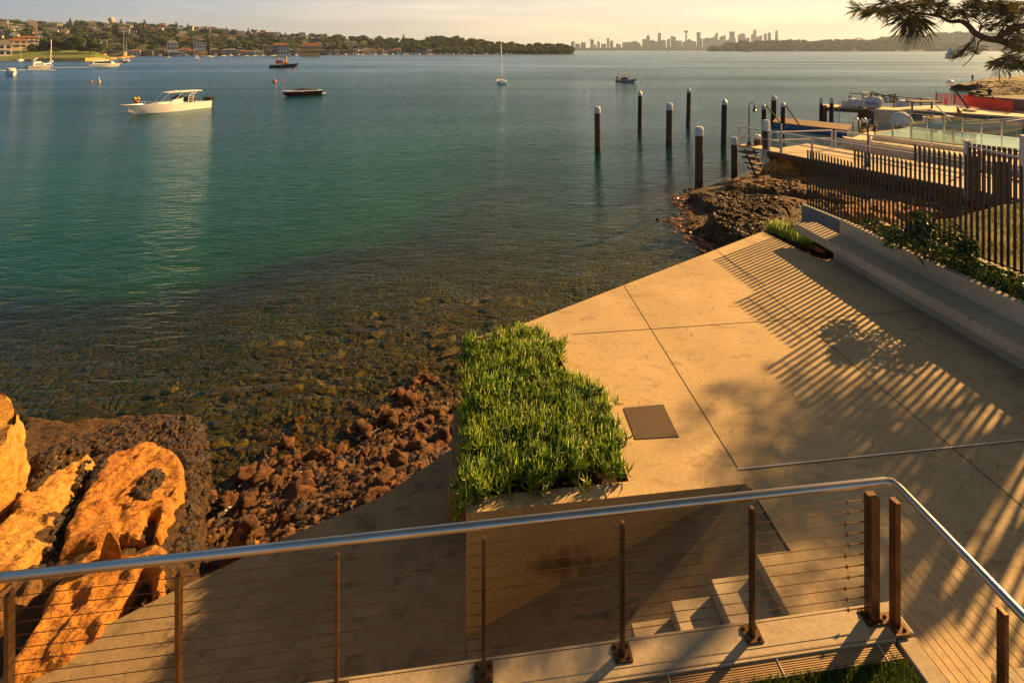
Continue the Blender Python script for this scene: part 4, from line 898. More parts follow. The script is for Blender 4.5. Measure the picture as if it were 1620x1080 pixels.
# -- power boats
def cruiser(name, label, sp, bp_, hm, fb, group=None, L0=None, fly=False, long=False, B=None):
    t, l = place(name, label, 'boat', sp, bp_, group, L0=L0); B = B or min(4.2, l*.33)
    mb = MB(); hull(mb, l, B, fb, fb*.35, .12, .35); mb.build('hull', M[hm], t)
    x0, x1 = (.12,.72) if long else (.22,.68); h = fb+ (1.5 if l > 9 else 1.25)
    mb = MB(); mb.prism([(l*x0,-B*.36),(l*x1,-B*.30),(l*(x1+.12),0),(l*x1,B*.30),(l*x0,B*.36)], fb*.9, [h,h*.97,fb*1.35,h*.97,h]); cb = mb.build('cabin', M['white'], t)
    for s in (-1,1): mb = MB(); mb.prism([(l*(x0+.05),s*B*.362-.02),(l*(x1-.03),s*B*.325-.02),(l*(x1-.03),s*B*.325+.02),(l*(x0+.05),s*B*.362+.02)], fb+.45, h-.3); mb.build('window', M['dark'], cb)
    mb = MB(); mb.box((l*(x0+x1)/2-.1,0,h+.06),(l*(x1-x0)*1.08,B*.72,.10)); mb.build('roof', M['white'], cb)
    if fly:
        mb = MB(); mb.prism([(l*(x0+.05),-B*.26),(l*(x1-.12),-B*.22),(l*(x1-.12),B*.22),(l*(x0+.05),B*.26)], h+.12, [h+.55,h+.75,h+.75,h+.55]); mb.build('flybridge', M['white'], t)
        mb = MB(); mb.tube([(l*(x0+.12),0,h+.5),(l*(x0+.08),0,h+2.0)], .06, 5); mb.build('radar_mast', M['white'], t)
    mb = MB(); mb.tube([(l*.72,-B*.3,fb*1.2),(l*.76,-B*.28,fb*1.2+.6),(l*1.02,-.1,fb*1.35+.6),(l*1.02,.1,fb*1.35+.6),(l*.76,B*.28,fb*1.2+.6),(l*.72,B*.3,fb*1.2)], .025, 5); mb.build('bow_rail', M['steel'], t)
    return t
cruiser('cabin_boat', 'white cabin boat with grey side windows moored nearest at far left', (15,119.5), (44,123.8), 'hull', 1.25, L0=6.6, B=2.8)
cruiser('motor_cruiser', 'grey motor cruiser with flybridge leaving a wake at far left', (42,110.3), (81,109.2), 'grey', 1.6, fly=True)
cruiser('ferry', 'low white ferry with long cabin trailing a wake', (140,106.6), (190,105.6), 'hull', 1.5, long=True, fly=True)
cruiser('motor_cruiser', 'white motor cruiser seen end on in mid bay before the far houses', (312,95.7), (313,94.0), 'hull', 1.5, L0=10, B=4, fly=True)
cruiser('cabin_boat', 'small white cabin boat moored right beside the sloop at the sea wall', (66,96.6), (73,96.4), 'hull', 1.1, L0=6)
cruiser('cabin_boat', 'small white cabin boat in front of the left end of the sea wall', (52,97.0), (61,96.8), 'hull', 1.1, L0=6.5)
cruiser('motor_cruiser', 'dark ferry far out before the wooded headland', (1176,82.6), (1190,82.6), 'navy', 2.2, L0=30, long=True, B=8)
cruiser('motor_cruiser', 'dark ferry crossing in front of the city skyline', (1058,82.6), (1067,82.5), 'grey', 2.6, L0=22, long=True, fly=True, B=8)
mot = [256,282,291,300,306,338,366.7,376,455,470,520,530.5,548,558,584,622,629,636,645,650,656,664,696,704,718,725,733,770,786,800]
for i, x in enumerate(mot):
    yb = float(np.interp(x, [250,450,600,800], [89.4,88.3,86.7,86.3])); a = .9 if i % 3 else -.9
    cruiser('moored_boat', f'small white motor boat, {nth(1+sorted(mot).index(x))} from the left of those along the far shore', (x-a,yb), (x+a*1.2,yb+.02), 'hull', 1.3, group='small boats moored along the far shore', L0=6+2.2*(i % 3), B=2.8)
for x, y, h in ((1202,82.3,18),(1257,82.4,24),(895,82.5,16)):
    t = thing('sail_boat', ('tiny boat under tall white sail before the middle of the headland' if x > 1230 else 'tiny boat under white sail just right of the dark far ferry') if x > 1000 else 'tiny boat under white sail before the point and the city', 'boat', P(x, y, 0), 0, 'distant boats under sail')
    mb = MB(); hull(mb, 14, 4, 1.6, .5); mb.build('hull', M['hull'], t); mb = MB(); mb.prism([(1,-.12),(8,-.12),(8,.12),(1,.12)], 2, [2.6,h,h,2.6]); mb.build('sail', M['white'], t)
# -- inflatable in the channel
def rib(name, label, sp, bp_, tubem, L0=None, r=.26, B=2.3, z=0.0, tilt=0):
    t, l = place(name, label, 'boat', sp, bp_, L0=L0, z=z); w = B/2-r
    pts = [(0,-w,.35),(l*.55,-w,.40),(l*.8,-w*.78,.55),(l*.95,-w*.35,.75),(l*1.0,0,.82),(l*.95,w*.35,.75),(l*.8,w*.78,.55),(l*.55,w,.40),(0,w,.35)]
    mb = MB(); mb.tube(pts, [r*.8]+[r]*7+[r*.8], 12); mb.build('tube', M[tubem], t, smooth=True)
    mb = MB(); hull(mb, l*.93, B*.72, .42, .3, .05, .6); mb.build('hull', M['hull'], t)
    mb = MB(); mb.prism([(l*.40,-.4),(l*.52,-.35),(l*.52,.35),(l*.40,.4)], .4, [1.35,1.1,1.1,1.35]); mb.build('console', M['black'], t)
    mb = MB(); mb.box((l*.26,0,.75),(.5,.9,.7)); mb.build('seat', M['black'], t)
    mb = MB(); mb.box((-.15,0,.95),(.45,.4,.6)); mb.box((-.2,0,.3),(.2,.15,1.0)); bevel(mb.build('outboard_motor', M['black'], t), .06)
    return t, l
t, l = rib('inflatable_boat', 'grey blue inflatable boat with tan sun canopy in mid channel', (977,128.6), (1007,131.2), 'grey')
mb = MB(); mb.prism([(l*.10,-.85),(l*.55,-.85),(l*.55,.85),(l*.10,.85)], 2.0, [2.05,2.12,2.12,2.05]); mb.build('canopy', M['canvas'], t)
for x0, x1 in ((.12,.2),(.5,.40)):
    for s in (-1,1): mb = MB(); mb.tube([(l*x0,s*.8,2.0),(l*x1,s*.85,.5)], .03, 5); mb.build('canopy_strut', M['canvas'], t)
# -- buoys, markers, wakes
def buoy(x, y, r, m, label, z=.0): o = MB().ball((0,0,0), r, 2).lathe((0,0,r*.8), [(r*.25,0),(r*.18,r*.5)], 8).build('buoy', m, smooth=True, loc=P(x, y, 0)+Vector((0,0,r*.45))); tag(o, label, 'buoy')
buoy(434.5,130.5,.50,M['orange'],'largest orange mooring buoy, beyond the dark speed boat'); buoy(448,130,.22,M['orange'],'small orange buoy right of the largest mooring buoy')
buoy(477,151.8,.28,M['orange'],'small orange buoy touching the side of the dark speed boat'); buoy(213.0,158,.30,M['yellow'],'yellow buoy beyond the bow of the large white motor boat, left of its pair'); buoy(218.3,157.6,.30,M['yellow'],'yellow buoy beyond the bow of the large white motor boat, right of its pair')
buoy(144.5,130.3,.30,M['orange'],'small orange buoy left of the white channel pole'); buoy(1015,130,.20,M['orange'],'small orange buoy right of the inflatable boat'); buoy(466,110.6,.5,M['orange'],'red buoy at the bow of the old work boat')
o = MB().ball((0,0,0), .24, 2).build('fender', M['red'], smooth=True, loc=PD(216,161.5,66.0)); tag(o, 'red orange fender resting on the bow deck of the white motor boat', 'fender')
t = thing('channel_marker', 'slim white pole marker with yellow float', 'marker', P(157,130.5,0)); mb = MB(); mb.lathe((0,0,-.3), [(.35,0),(.4,.3),(.3,.7),(.15,.8)], 10); mb.build('float', M['yellow'], t); mb = MB(); mb.tube([(0,0,.4),(0,0,1.45)], .09, 6); mb.build('pole', M['white'], t)
for pa, pb, w, lab in (((-14,112.8),(38,111.0),1.6,'white foaming wake behind the grey cruiser'),((83,107.6),(139,106.9),1.3,'thin white wake behind the ferry'),((46,111.2),(84,111.4),1.6,'white bow wave along the grey cruiser')):
    a, b_ = P(*pa, 0), P(*pb, 0); mb = MB(); n = 60; d = b_-a; nn = Vector((-d.y, d.x, 0)).normalized(); rg = random.Random(3)
    for i in range(260):
        q = a+d*rg.random()+nn*rg.gauss(0, w*.5); mb.ball((q.x, q.y, .02), .25+.35*rg.random(), 1, (2.2,1,.4))
    tag(mb.build('wake', M['foam']), lab, 'wake', kind='stuff')
# foam at the rubble edge
def foam(rg):
    cx, cy = rg.choice([(360,850),(365,830),(372,812),(425,792),(432,786),(440,780),(480,755),(500,745),(515,738),(528,728),(592,690),(610,668),(640,655),(655,650),(350,800),(395,770)])
    p = P(cx+rg.gauss(0,9), cy+rg.gauss(0,6), 0.0); return (p.x, p.y, .012)
o = lumps('sea_foam', 1300, foam, .006, .026, [M['foam']], seed=77, sq=.4, jit=.9); tag(o, 'flecks of white foam where the sea washes the rubble', 'foam', kind='stuff')
# -- white channel light tower on the water
t = thing('light_tower', 'pale blue white tiered light tower standing in the water', 'lighthouse', P(1504,92.5,0)); s = hgt(1504,73,92.5)/12
M['towerw'] = mat('tower_paint', (.42,.50,.58), (.5,.57,.64), rough=.6)
mb = MB(); mb.lathe((0,0,-.5), [(4.6*s,0),(4.6*s,1.6*s)], 8); mb.build('base', M['ochre'], t)
for r0, r1, z0, z1 in ((4.3,3.9,1.1,4.6),(3.0,2.5,4.6,7.2),(1.9,1.6,7.2,9.4)):
    mb = MB(); mb.lathe((0,0,0), [(r0*s,z0*s),(r1*s,z1*s),(r1*1.1*s,z1*s),(r1*1.1*s,(z1+.15)*s)], 8); mb.build('tier', M['towerw'], t)
mb = MB(); mb.lathe((0,0,9.5*s), [(1.1*s,0),(1.1*s,1.0*s),(.5*s,1.8*s),(.08*s,2.5*s)], 8); mb.build('lantern', M['white'], t)
# ============================================================ FAR SHORE
GT = [mat('far_leaf_a', (.06,.095,.014), (.12,.14,.022), rough=.8, scale=.25, trans=.15), mat('far_leaf_b', (.035,.07,.012), (.08,.11,.02), rough=.8, scale=.25, trans=.15), mat('far_leaf_c', (.018,.035,.009), (.045,.06,.013), rough=.8, scale=.25), mat('far_leaf_d', (.10,.085,.02), (.14,.10,.025), rough=.8, scale=.3)]
M['hill'] = mat('hill_scrub', (.03,.04,.012), (.07,.07,.02), rough=1, scale=.05, coord='World')
def hillgrid(name, cols, nt_, label=None, m=None, amp=1.5, kind='structure'):
    """cols: (px, shore distance, ridge distance, ridge height)"""
    mb = MB(); vs = []
    pxs = [c[0] for c in cols]; n = int((pxs[-1]-pxs[0])/6)+2
    for i in range(n):
        px = pxs[0]+(pxs[-1]-pxs[0])*i/(n-1); d0, d1, h = (float(np.interp(px, pxs, [c[k] for c in cols])) for k in (1,2,3)); dx = (px-CX)/F
        for j in range(nt_+3):
            s = j/nt_; Y = d0+(d1-d0)*s; sm = min(1, s)**.8; z = -1.5+(h+1.5)*sm if s <= 1 else h*(1-(s-1)*2.5)
            if 0 < s < 1: z += amp*nz(px*.03, s*3, 1, 4)*h/20
            vs.append((dx*Y, Y, z))
    m_ = nt_+3; fs = [(i*m_+j, (i+1)*m_+j, (i+1)*m_+j+1, i*m_+j+1) for i in range(n-1) for j in range(m_-1)]
    mb.add(vs, fs); o = mb.build(name, m or M['hill'], smooth=True); tag(o, kind=kind)
    def f(px, s):
        d0, d1, h = (float(np.interp(px, pxs, [c[k] for c in cols])) for k in (1,2,3)); Y = d0+(d1-d0)*s; return Vector(((px-CX)/F*Y, Y, -1.5+(h+1.5)*min(1, max(s,0))**.8))
    return f
def dpx(py): return HC*F/(py-HOR)
def hz(py, Y): return HC-(py-HOR)*Y/F
ridge = [(-140,36),(0,36),(50,37),(100,40),(150,39),(175,39),(230,42),(300,46),(350,50),(400,54),(450,57),(500,58),(550,61),(600,64),(640,65),(680,62),(720,61),(760,66),(800,70),(850,73),(880,75),(903,78)]
shore = [(-140,90),(0,90),(200,89.5),(300,89),(450,88.2),(600,86.6),(800,86.2),(880,86.2),(903,86.1)]
cols = []
for px in list(range(-140, 904, 20))+[903]:
    d0 = dpx(float(np.interp(px, *zip(*shore)))); d1 = d0+float(np.interp(px, [-140,500,700,903], [620,420,230,60])); cols.append((px, d0, d1, hz(float(np.interp(px, *zip(*ridge))), d1)-(3 if px < 880 else 1)))
H1 = hillgrid('hill', cols, 10)
cp = [(-160,375,470,8),(0,385,480,8),(100,392,480,9),(150,400,470,7),(172,440,470,3),(185,470,480,0)]
H2 = hillgrid('point', cp, 6, m=mat('lawn_far', (.10,.15,.025), (.14,.18,.03), rough=1, scale=.05, coord='World'), amp=.3)
# crown meshes
def crown_mesh(name, blobs, n, leaf, mats_i, seed, squash=.75):
    rg = np.random.RandomState(seed); pts = []; mi = []
    mb = MB()
    for c, r in blobs: mb.ball(c, r*.80, 1, (1,1,squash), .3, k=2, seed=seed)
    vs, fs, ms = list(mb.v), list(mb.f), [mats_i[-1]]*len(mb.f)
    for k in range(n):
        c, r = blobs[rg.randint(len(blobs))]; d = rg.randn(3); d /= np.linalg.norm(d); q = np.array(c)+d*r*(.78+.34*rg.rand())*np.array([1,1,squash])
        a = rg.randn(3); a /= np.linalg.norm(a); b_ = np.cross(a, rg.randn(3)); b_ /= np.linalg.norm(b_); s = leaf*(.6+.8*rg.rand()); o = len(vs)
        vs += [tuple(q-a*s*.5), tuple(q+b_*s*.4), tuple(q+a*s*.5), tuple(q-b_*s*.4)]; fs.append((o,o+1,o+2,o+3)); ms.append(mats_i[0] if d[2] > -.1 and rg.rand() < .7 else mats_i[1])
    me = bpy.data.meshes.new(name); me.from_pydata(vs, [], fs)
    for x in GT: me.materials.append(x)
    me.polygons.foreach_set('material_index', ms); me.update(); return me
rg = random.Random(2); CR = []
for k in range(8):
    bl = [((0,0,0), .62)]+[((math.cos(a_)*.5*rg.uniform(.6,1.1), math.sin(a_)*.5*rg.uniform(.6,1.1), rg.uniform(-.15,.35)), rg.uniform(.28,.48)) for a_ in [rg.uniform(0,6.28) for _ in range(7)]]
    CR.append(crown_mesh('crown', bl, 520, .17, [(0,1,2),(1,2,2),(3,0,1),(1,1,2),(0,0,1),(2,2,2),(1,0,2),(0,1,1)][k], k, .8))
pine = crown_mesh('crown', [((0,0,-.6+.26*i), .52-.085*i) for i in range(6)], 420, .16, (2,1,2), 21, .45)
flat = crown_mesh('crown', [((-.4,0,0),.35),((.35,.2,.08),.38),((0,-.35,.2),.32),((.1,.3,.28),.3)], 260, .16, (1,2,2), 22, .38)
tm = MB(); tm.tube([(0,0,-.6),(.02,0,.2),(-.03,.02,1)], [.05,.04,.02], 5); trunk_me = tm.build('tmp_trunk', M['bark']); TM = trunk_me.data; bpy.data.objects.remove(trunk_me)
def far_tree(p, s, me, label, group, h=1.0, rz=0.0, name='tree'):
    t = thing(name, label, 'tree', p, rz, group)
    a = link('trunk', TM, t, (0,0,0)); a.scale = (s*1.1, s*1.1, s*h*.8)
    b_ = link('crown', me, t, (0,0,s*(.62*h))); b_.scale = (s, s, s*h*.9); return t
rg = random.Random(11)
# wooded mass of the hill: one object of many crowns
def wood(name, label, samp, n, smin, smax, seed):
    rg = random.Random(seed); V, Fc, Ms = [], [], []; arr = []
    for me in CR:
        a = np.empty(len(me.vertices)*3, np.float32); me.vertices.foreach_get('co', a); a = a.reshape(-1,3)
        f = [tuple(p.vertices) for p in me.polygons]; m_ = [p.material_index for p in me.polygons]; arr.append((a, f, m_))
    off = 0; Vs, Fs, Mi = [], [], []
    for k in range(n):
        p = samp(rg)
        if p is None: continue
        s = rg.uniform(smin, smax); a, f, m_ = arr[rg.randrange(len(arr))]; q = rg.random()*6.28; c_, s_ = math.cos(q), math.sin(q)
        w = a*np.array([s, s, s*.8]); x = w[:,0]*c_-w[:,1]*s_+p[0]; y = w[:,0]*s_+w[:,1]*c_+p[1]; Vs.append(np.stack([x, y, w[:,2]+p[2]+s*.35], -1))
        Fs += [tuple(i+off for i in ff) for ff in f]; Mi += m_; off += len(a)
    me = bpy.data.meshes.new(name); me.from_pydata(np.concatenate(Vs).tolist(), [], Fs)
    for x in GT: me.materials.append(x)
    me.polygons.foreach_set('material_index', Mi); o = link(name, me); return tag(o, label, 'woodland', kind='stuff')
def s1(rg):
    px = -60+965*rg.random(); s = rg.random()**.85*1.02
    if px < 640 and s < .07: return None
    if px < 500 and .1 < s < .95 and rg.random() < .22: return None
    return H1(px, s)
wood('hill_woodland', 'dense gum trees covering the far hillside between the houses', s1, 820, 7, 14, 5)
for px in range(690, 905, 5): pass
def s1b(rg): px = 660+246*rg.random(); return H1(px, .02+.5*rg.random())
wood('point_woodland', 'darker trees down to the water on the wooded point at right', s1b, 170, 7, 12, 8)
# individual trees that stand out
for i in range(70):
    px = rg.uniform(-20, 640); s = rg.uniform(.9, 1.02); p = H1(px, s); me = pine if i % 4 == 0 else (flat if i % 4 == 1 else CR[i % 8]); nm = ['conifer','umbrella_tree','gum_tree','gum_tree'][i % 4]
    far_tree(p, rg.uniform(7, 12), me, {'conifer':'dark conifer standing above the skyline of the far hill','umbrella_tree':'flat topped tree on the ridge of the far hill','gum_tree':'round green tree on the ridge of the far hill'}[nm], 'trees along the ridge of the far hill', rg.uniform(1.0,1.4) if nm != 'gum_tree' else .9, rg.random()*6, nm)
for i in range(60):
    px = rg.uniform(-10, 660); s = rg.uniform(.05, .3); far_tree(H1(px, s), rg.uniform(8, 14), CR[i % 8], 'rounded garden tree between the waterfront houses', 'garden trees between the waterfront houses', .95, rg.random()*6, 'garden_tree')
for px, py, w, k, lab, h in ((75,57,24,0,'large dark fig tree behind the moored sloop, left of the tall hill trees',1.0),(95,63,26,3,'broad green tree directly behind the sloop at the sea wall',1.0),(48,72,16,5,'low dark tree right of the white waterfront house',.9),(118,66,30,6,'broad rounded tree above the lawn of the point',.9),(143,68,26,1,'broad olive tree at the right end of the lawn',.9),(160,74,18,4,'small rounded tree at the tip of the lawn',.9),(62,66,18,2,'brownish bare crowned tree beside the terracotta house',.9),(18,62,20,1,'green tree behind the white waterfront house',1.0),(38,58,12,7,'tree between the two terracotta roofs',1.0),(105,58,22,5,'tall dark pine like tree rising behind the fig trees',1.2),(128,78,16,0,'small bush tree at the back of the point lawn',.8),(88,80,12,6,'low bush behind the sea wall',.8)):
    Y = 455.0 if py > 66 else 480.0; s = w*Y/F*.5; base = 6.0; zc = hz(py, Y); h_ = max(.7, (zc-base)/(s*.62)) if zc > base+s*.4 else .8
    far_tree(Vector(((px-CX)/F*Y, Y, base)), s, CR[k], lab, 'trees on the near point', min(h_, 1.6), k, 'broad_tree')
# houses
HW = [mat('house_white', (.62,.58,.52), rough=.8), mat('house_cream', (.60,.46,.28), rough=.8), mat('house_grey', (.20,.20,.21), rough=.8), mat('house_ochre', (.58,.34,.12), rough=.8), mat('house_dark', (.07,.065,.065), rough=.8)]
HR = [mat('roof_terracotta', (.30,.105,.045), (.22,.08,.04), rough=.8, scale=.5), mat('roof_grey', (.16,.16,.17), rough=.7), mat('roof_white', (.55,.54,.52), rough=.7), mat('roof_dark', (.05,.05,.055), rough=.7)]
WN, RN = ['white','cream','grey','ochre','dark'], ['terracotta hipped','grey hipped','flat white','flat dark']
def house_meshes():
    out = {}
    w = MB(); w.box((0,0,0), (1,1,1)); a = w.build('t', HW[0]); out['wall'] = a.data; bpy.data.objects.remove(a)
    r = MB(); r.add([(-.56,-.56,0),(.56,-.56,0),(.56,.56,0),(-.56,.56,0),(-.22,0,1),(.22,0,1)], [(3,2,1,0),(0,1,5,4),(1,2,5),(2,3,4,5),(3,0,4)]); a = r.build('t', HR[0]); out['hip'] = a.data; bpy.data.objects.remove(a)
    r = MB(); r.box((0,0,.5), (1.12,1.12,1)); a = r.build('t', HR[2]); out['flat'] = a.data; bpy.data.objects.remove(a)
    return out
HM = house_meshes()
def mesh_with(me, m, key, cache={}):
    k = (me.name, m.name, key)
    if k not in cache: c = me.copy(); c.materials.clear(); c.materials.append(m); cache[k] = c
    return cache[k]
def house(p, w, d, h, rz, wi, ri, label=None, where='', group=None, storeys=2, name='house'):
    label = label or f'{WN[wi]} house with {RN[ri]} roof {where}'
    t = thing(name, label, 'house', p, rz, group)
    b_ = link('wall', mesh_with(HM['wall'], HW[wi], 0), t, (0,0,h/2-1.5)); b_.scale = (w, d, h+3)
    rf = 'hip' if ri < 2 else 'flat'; c = link('roof', mesh_with(HM[rf], HR[ri], 0), t, (0,0,h+.02)); c.scale = (w, d, h*.34 if ri < 2 else .35)
    nw = max(2, int(w/3.2))
    for s in range(storeys):
        for i in range(nw):
            mb_ = link('window', mesh_with(HM['wall'], M['dark'], 0), t, (-w/2+w*(i+.5)/nw, -d/2-.03, h*(s+.52)/storeys)); mb_.scale = (w/nw*.62, .14, h/storeys*.5)
    mb_ = link('balcony', mesh_with(HM['wall'], HW[0 if wi != 0 else 2], 0), t, (0, -d/2-.6, h/storeys)); mb_.scale = (w*.9, 1.3, .25)
    return t
rg = random.Random(23)
def facing(p): return math.atan2(p.x, -p.y)*1.0 if False else math.atan2(p.y, p.x)-math.pi/2
for i in range(46):                                   # waterfront row
    px = 205+ (640-205)*i/45+rg.uniform(-3,3); p = H1(px, rg.uniform(.015,.07)); p.z = 1.2
    house(p, rg.uniform(9,15), 9, rg.uniform(5,8.5), facing(p)+rg.uniform(-.15,.15), rg.choice([0,1,2,2,3,4,4,0]), rg.choice([0,1,1,2,3,2,1,3]), where='on the far waterfront', group='houses on the far waterfront')
for i in range(22):
    px = 560+ (750-560)*i/21+rg.uniform(-3,3); p = H1(px, rg.uniform(.04,.12)); p.z += .5
    house(p, rg.uniform(8,14), 8, rg.uniform(5,7.5), facing(p)+rg.uniform(-.15,.15), rg.choice([0,1,2,2,4,4]), rg.choice([0,1,2,3]), where='under the trees beyond the distant masts', group='houses under the trees of the wooded shore')
for i in range(62):
    px = rg.uniform(-10, 600); s = rg.uniform(.14,.62); p = H1(px, s); p.z += rg.uniform(2.5,6)
    house(p, rg.uniform(8,15), 8, rg.uniform(4.5,7), facing(p)+rg.uniform(-.3,.3), rg.choice([0,0,1,2,3,4,0]), rg.choice([0,1,1,2,2,3]), where='half way up the far hillside', group='houses half way up the far hill')
for i in range(46):
    px = rg.uniform(-10, 560); s = rg.uniform(.66,.98); p = H1(px, s); p.z += rg.uniform(4,7.5)
    house(p, rg.uniform(9,16), 8, rg.uniform(4,6.5), facing(p)+rg.uniform(-.4,.4), rg.choice([0,0,1,2,2,4]), rg.choice([0,1,1,1,2,2]), where='near the ridge of the far hill', group='houses near the ridge of the far hill')
def fixed(px0, px1, pytop, pybase, Y, wi, ri, label, d=9, storeys=2):
    w = (px1-px0)*Y/F; z0 = hz(pybase, Y); h = hz(pytop, Y)-z0; p = Vector((((px0+px1)/2-CX)/F*Y, Y, z0)); return house(p, w, d, h, facing(p), wi, ri, label, storeys=storeys)
fixed(-8,14,70,89,430,0,1,'large white waterfront house with dark openings at the left edge')
fixed(16,38,65,76,450,1,0,'cream house with low terracotta roof above the white waterfront house')
fixed(28,56,60,68,470,1,0,'house with bright orange tiled roof behind the cream house')
fixed(432,456,72,84,690,2,0,'grey waterfront house with large red hipped roof behind the work boat')
fixed(441,456,76,87,675,0,2,'small white house in front of the red roofed house')
fixed(477,505,73,86,690,3,0,'wide golden lit apartment house on the waterfront')
fixed(308,324,68,77,700,0,2,'white flat roofed modern house with long dark window band')
fixed(266,280,68,80,700,0,1,'pale gabled house left of the modern white house')
fixed(155,168,64,69,500,0,2,'small white pavilion house above the tip of the point',storeys=1)
# lookout tower on the ridge, communication mast
p = H1(176, 1.0); t = thing('lookout_tower', 'stubby concrete water tower on the ridge of the far hill', 'tower', (p.x, p.y, hz(40, p.y)))
sc_ = p.y/F; mb = MB(); mb.lathe((0,0,-4), [(2.2*sc_,0),(2.2*sc_,4+6*sc_)], 10); mb.build('shaft', HW[2], t); mb = MB(); mb.lathe((0,0,5.5*sc_), [(3.6*sc_,0),(4*sc_,1.5*sc_),(4*sc_,5*sc_),(2.4*sc_,6.5*sc_)], 12); mb.build('tank', HW[1], t)
p = H1(229, .7); t = thing('chimney', 'thin brick chimney half way up the far hill', 'chimney', (p.x, p.y, p.z)); mb = MB(); mb.tube([(0,0,0),(0,0,hz(37,p.y)-p.z)], [1.4,.9], 6); mb.build('stack', HR[0], t)
# golden sea wall and lawn of the near point
M['seawall'] = mat('golden_sea_wall', (.55,.30,.06), (.62,.36,.09), rough=.9, scale=.3, coord='World')
sw = thing('sea_wall', 'low golden sandstone sea wall along the near point', 'wall', P(80,97.0,0))
pts = [(12,96.2),(30,96.4),(60,96.8),(100,97.2),(135,97.0),(160,96.4),(168,95.3)]
for (x0,y0),(x1,y1) in zip(pts, pts[1:]):
    a, b_ = P(x0,y0,0), P(x1,y1,0); mb = MB(); d = b_-a; nn = Vector((-d.y,d.x,0)).normalized()*1.6
    hh = {12:1.2,30:1.4,60:2.5,100:2.6,135:2.4,160:1.6}[x0]
    mb.prism([a[:2], b_[:2], (b_+nn)[:2], (a+nn)[:2]], -.5, hh); kid(mb.build('wall_section', M['seawall']), sw)
rg = random.Random(5)
for i in range(22):
    px = rg.uniform(160,205); p = P(px, float(np.interp(px,[160,205],[95.6,90.6])), 0); mb = MB(); mb.ball((0,0,0), rg.uniform(1,2.6), 2, (1.4,1,.6), .5, seed=i)
    tag(mb.build('shore_boulder', M['seawall'], loc=p+Vector((0,4,.4))), 'golden boulder along the waterline right of the sea wall', 'boulder', 'boulders right of the far sea wall')
for x, y0, y1 in ((164,85.5,92),(196.5,82.5,90),(206,83,89)): 
    Y = dpx(y1); tag(MB().box((0,0,0), (5*Y/F*1.0, 4, (y1-y0)*Y/F)).build('boat_shed', HW[3], loc=PD(x,(y0+y1)/2,Y+6)), {164:'small golden boat shed at the tip of the sea wall',196.5:'golden boat shed right behind the tall masts',206:'small golden waterfront hut right of the tall masts'}[x], 'shed')
# dark rock line under the wooded point
def rl(rg): px = 640+266*rg.random(); q = H1(px, .0); return (q.x, q.y-1, .2)
o = lumps('shore_rocks', 500, rl, 1.2, 4.0, [M['brown'], M['gold'], M['mussel']], seed=3, sq=.5); tag(o, 'brown rocks along the foot of the wooded point', 'rocks', kind='stuff')

# ============================================================ HEADLANDS AND CITY
hr1 = [(1118,78.6),(1130,76.5),(1150,71),(1165,69),(1200,68),(1250,67),(1300,67.5),(1345,65.5),(1400,66),(1440,68),(1500,72),(1560,79)]
cols = [(px, 2900, 3150, hz(float(np.interp(px, *zip(*hr1))), 3150)-5) for px in range(1118, 1561, 12)]; H3 = hillgrid('headland', cols, 6, amp=2)
hr2 = [(1330,79),(1350,74),(1380,66.5),(1390,63),(1420,60.5),(1450,57.5),(1490,55.5),(1530,54),(1620,57),(1800,54),(2000,60)]
cols = [(px, 3700, 4100, hz(float(np.interp(px, *zip(*hr2))), 4100)-5) for px in range(1330, 2001, 14)]; H4 = hillgrid('headland', cols, 6, amp=2)
wood('headland_woodland', 'dark hazy trees covering the nearer headland', lambda r: H3(1122+430*r.random(), .08+.95*r.random()), 520, 16, 30, 31)
wood('headland_woodland', 'faint hazy trees covering the farther headland', lambda r: H4(1345+330*r.random(), .08+.95*r.random()), 420, 24, 40, 32)
M['tower'] = mat('city_glass', (.12,.12,.13), (.17,.165,.17), rough=.6, scale=.004)
cg = 'towers of the city skyline'
CY = 7000.0
def cx_(x): return 890+x/4.5
def cy_(y): return 30+y/4.5
B = [(60,85,160,190),(90,125,175,190),(130,165,168,190),(198,222,142,190),(225,240,182,200),(247,265,158,200),(275,310,178,200),(315,333,137,190),(337,360,155,190),(380,415,178,200),(425,450,168,200),(450,480,166,200),(480,540,160,200),(535,555,170,200),
     (568,600,145,190),(597,620,118,190),(620,650,150,200),(640,680,155,200),(678,700,103,190),(700,735,150,200),(742,765,142,200),(770,806,120,190),(806,850,156,200),(855,885,160,200),(885,915,146,200),(915,950,155,200),(955,981,96,190),(981,995,140,200),
     (1000,1050,135,200),(1050,1085,125,200),(1085,1105,95,200),(1105,1120,150,200),(1118,1160,115,200),(1160,1190,145,200),(1188,1224,92,200),(1224,1232,135,200),(1248,1300,105,200),(1300,1330,130,200),(1342,1358,112,200),(1357,1379,78,200),(1379,1398,125,200),(1398,1420,113,200),(1432,1453,107,200),(1461,1482,97,200),(1482,1492,150,200),(1510,1534,84,200)]
rg = random.Random(8)
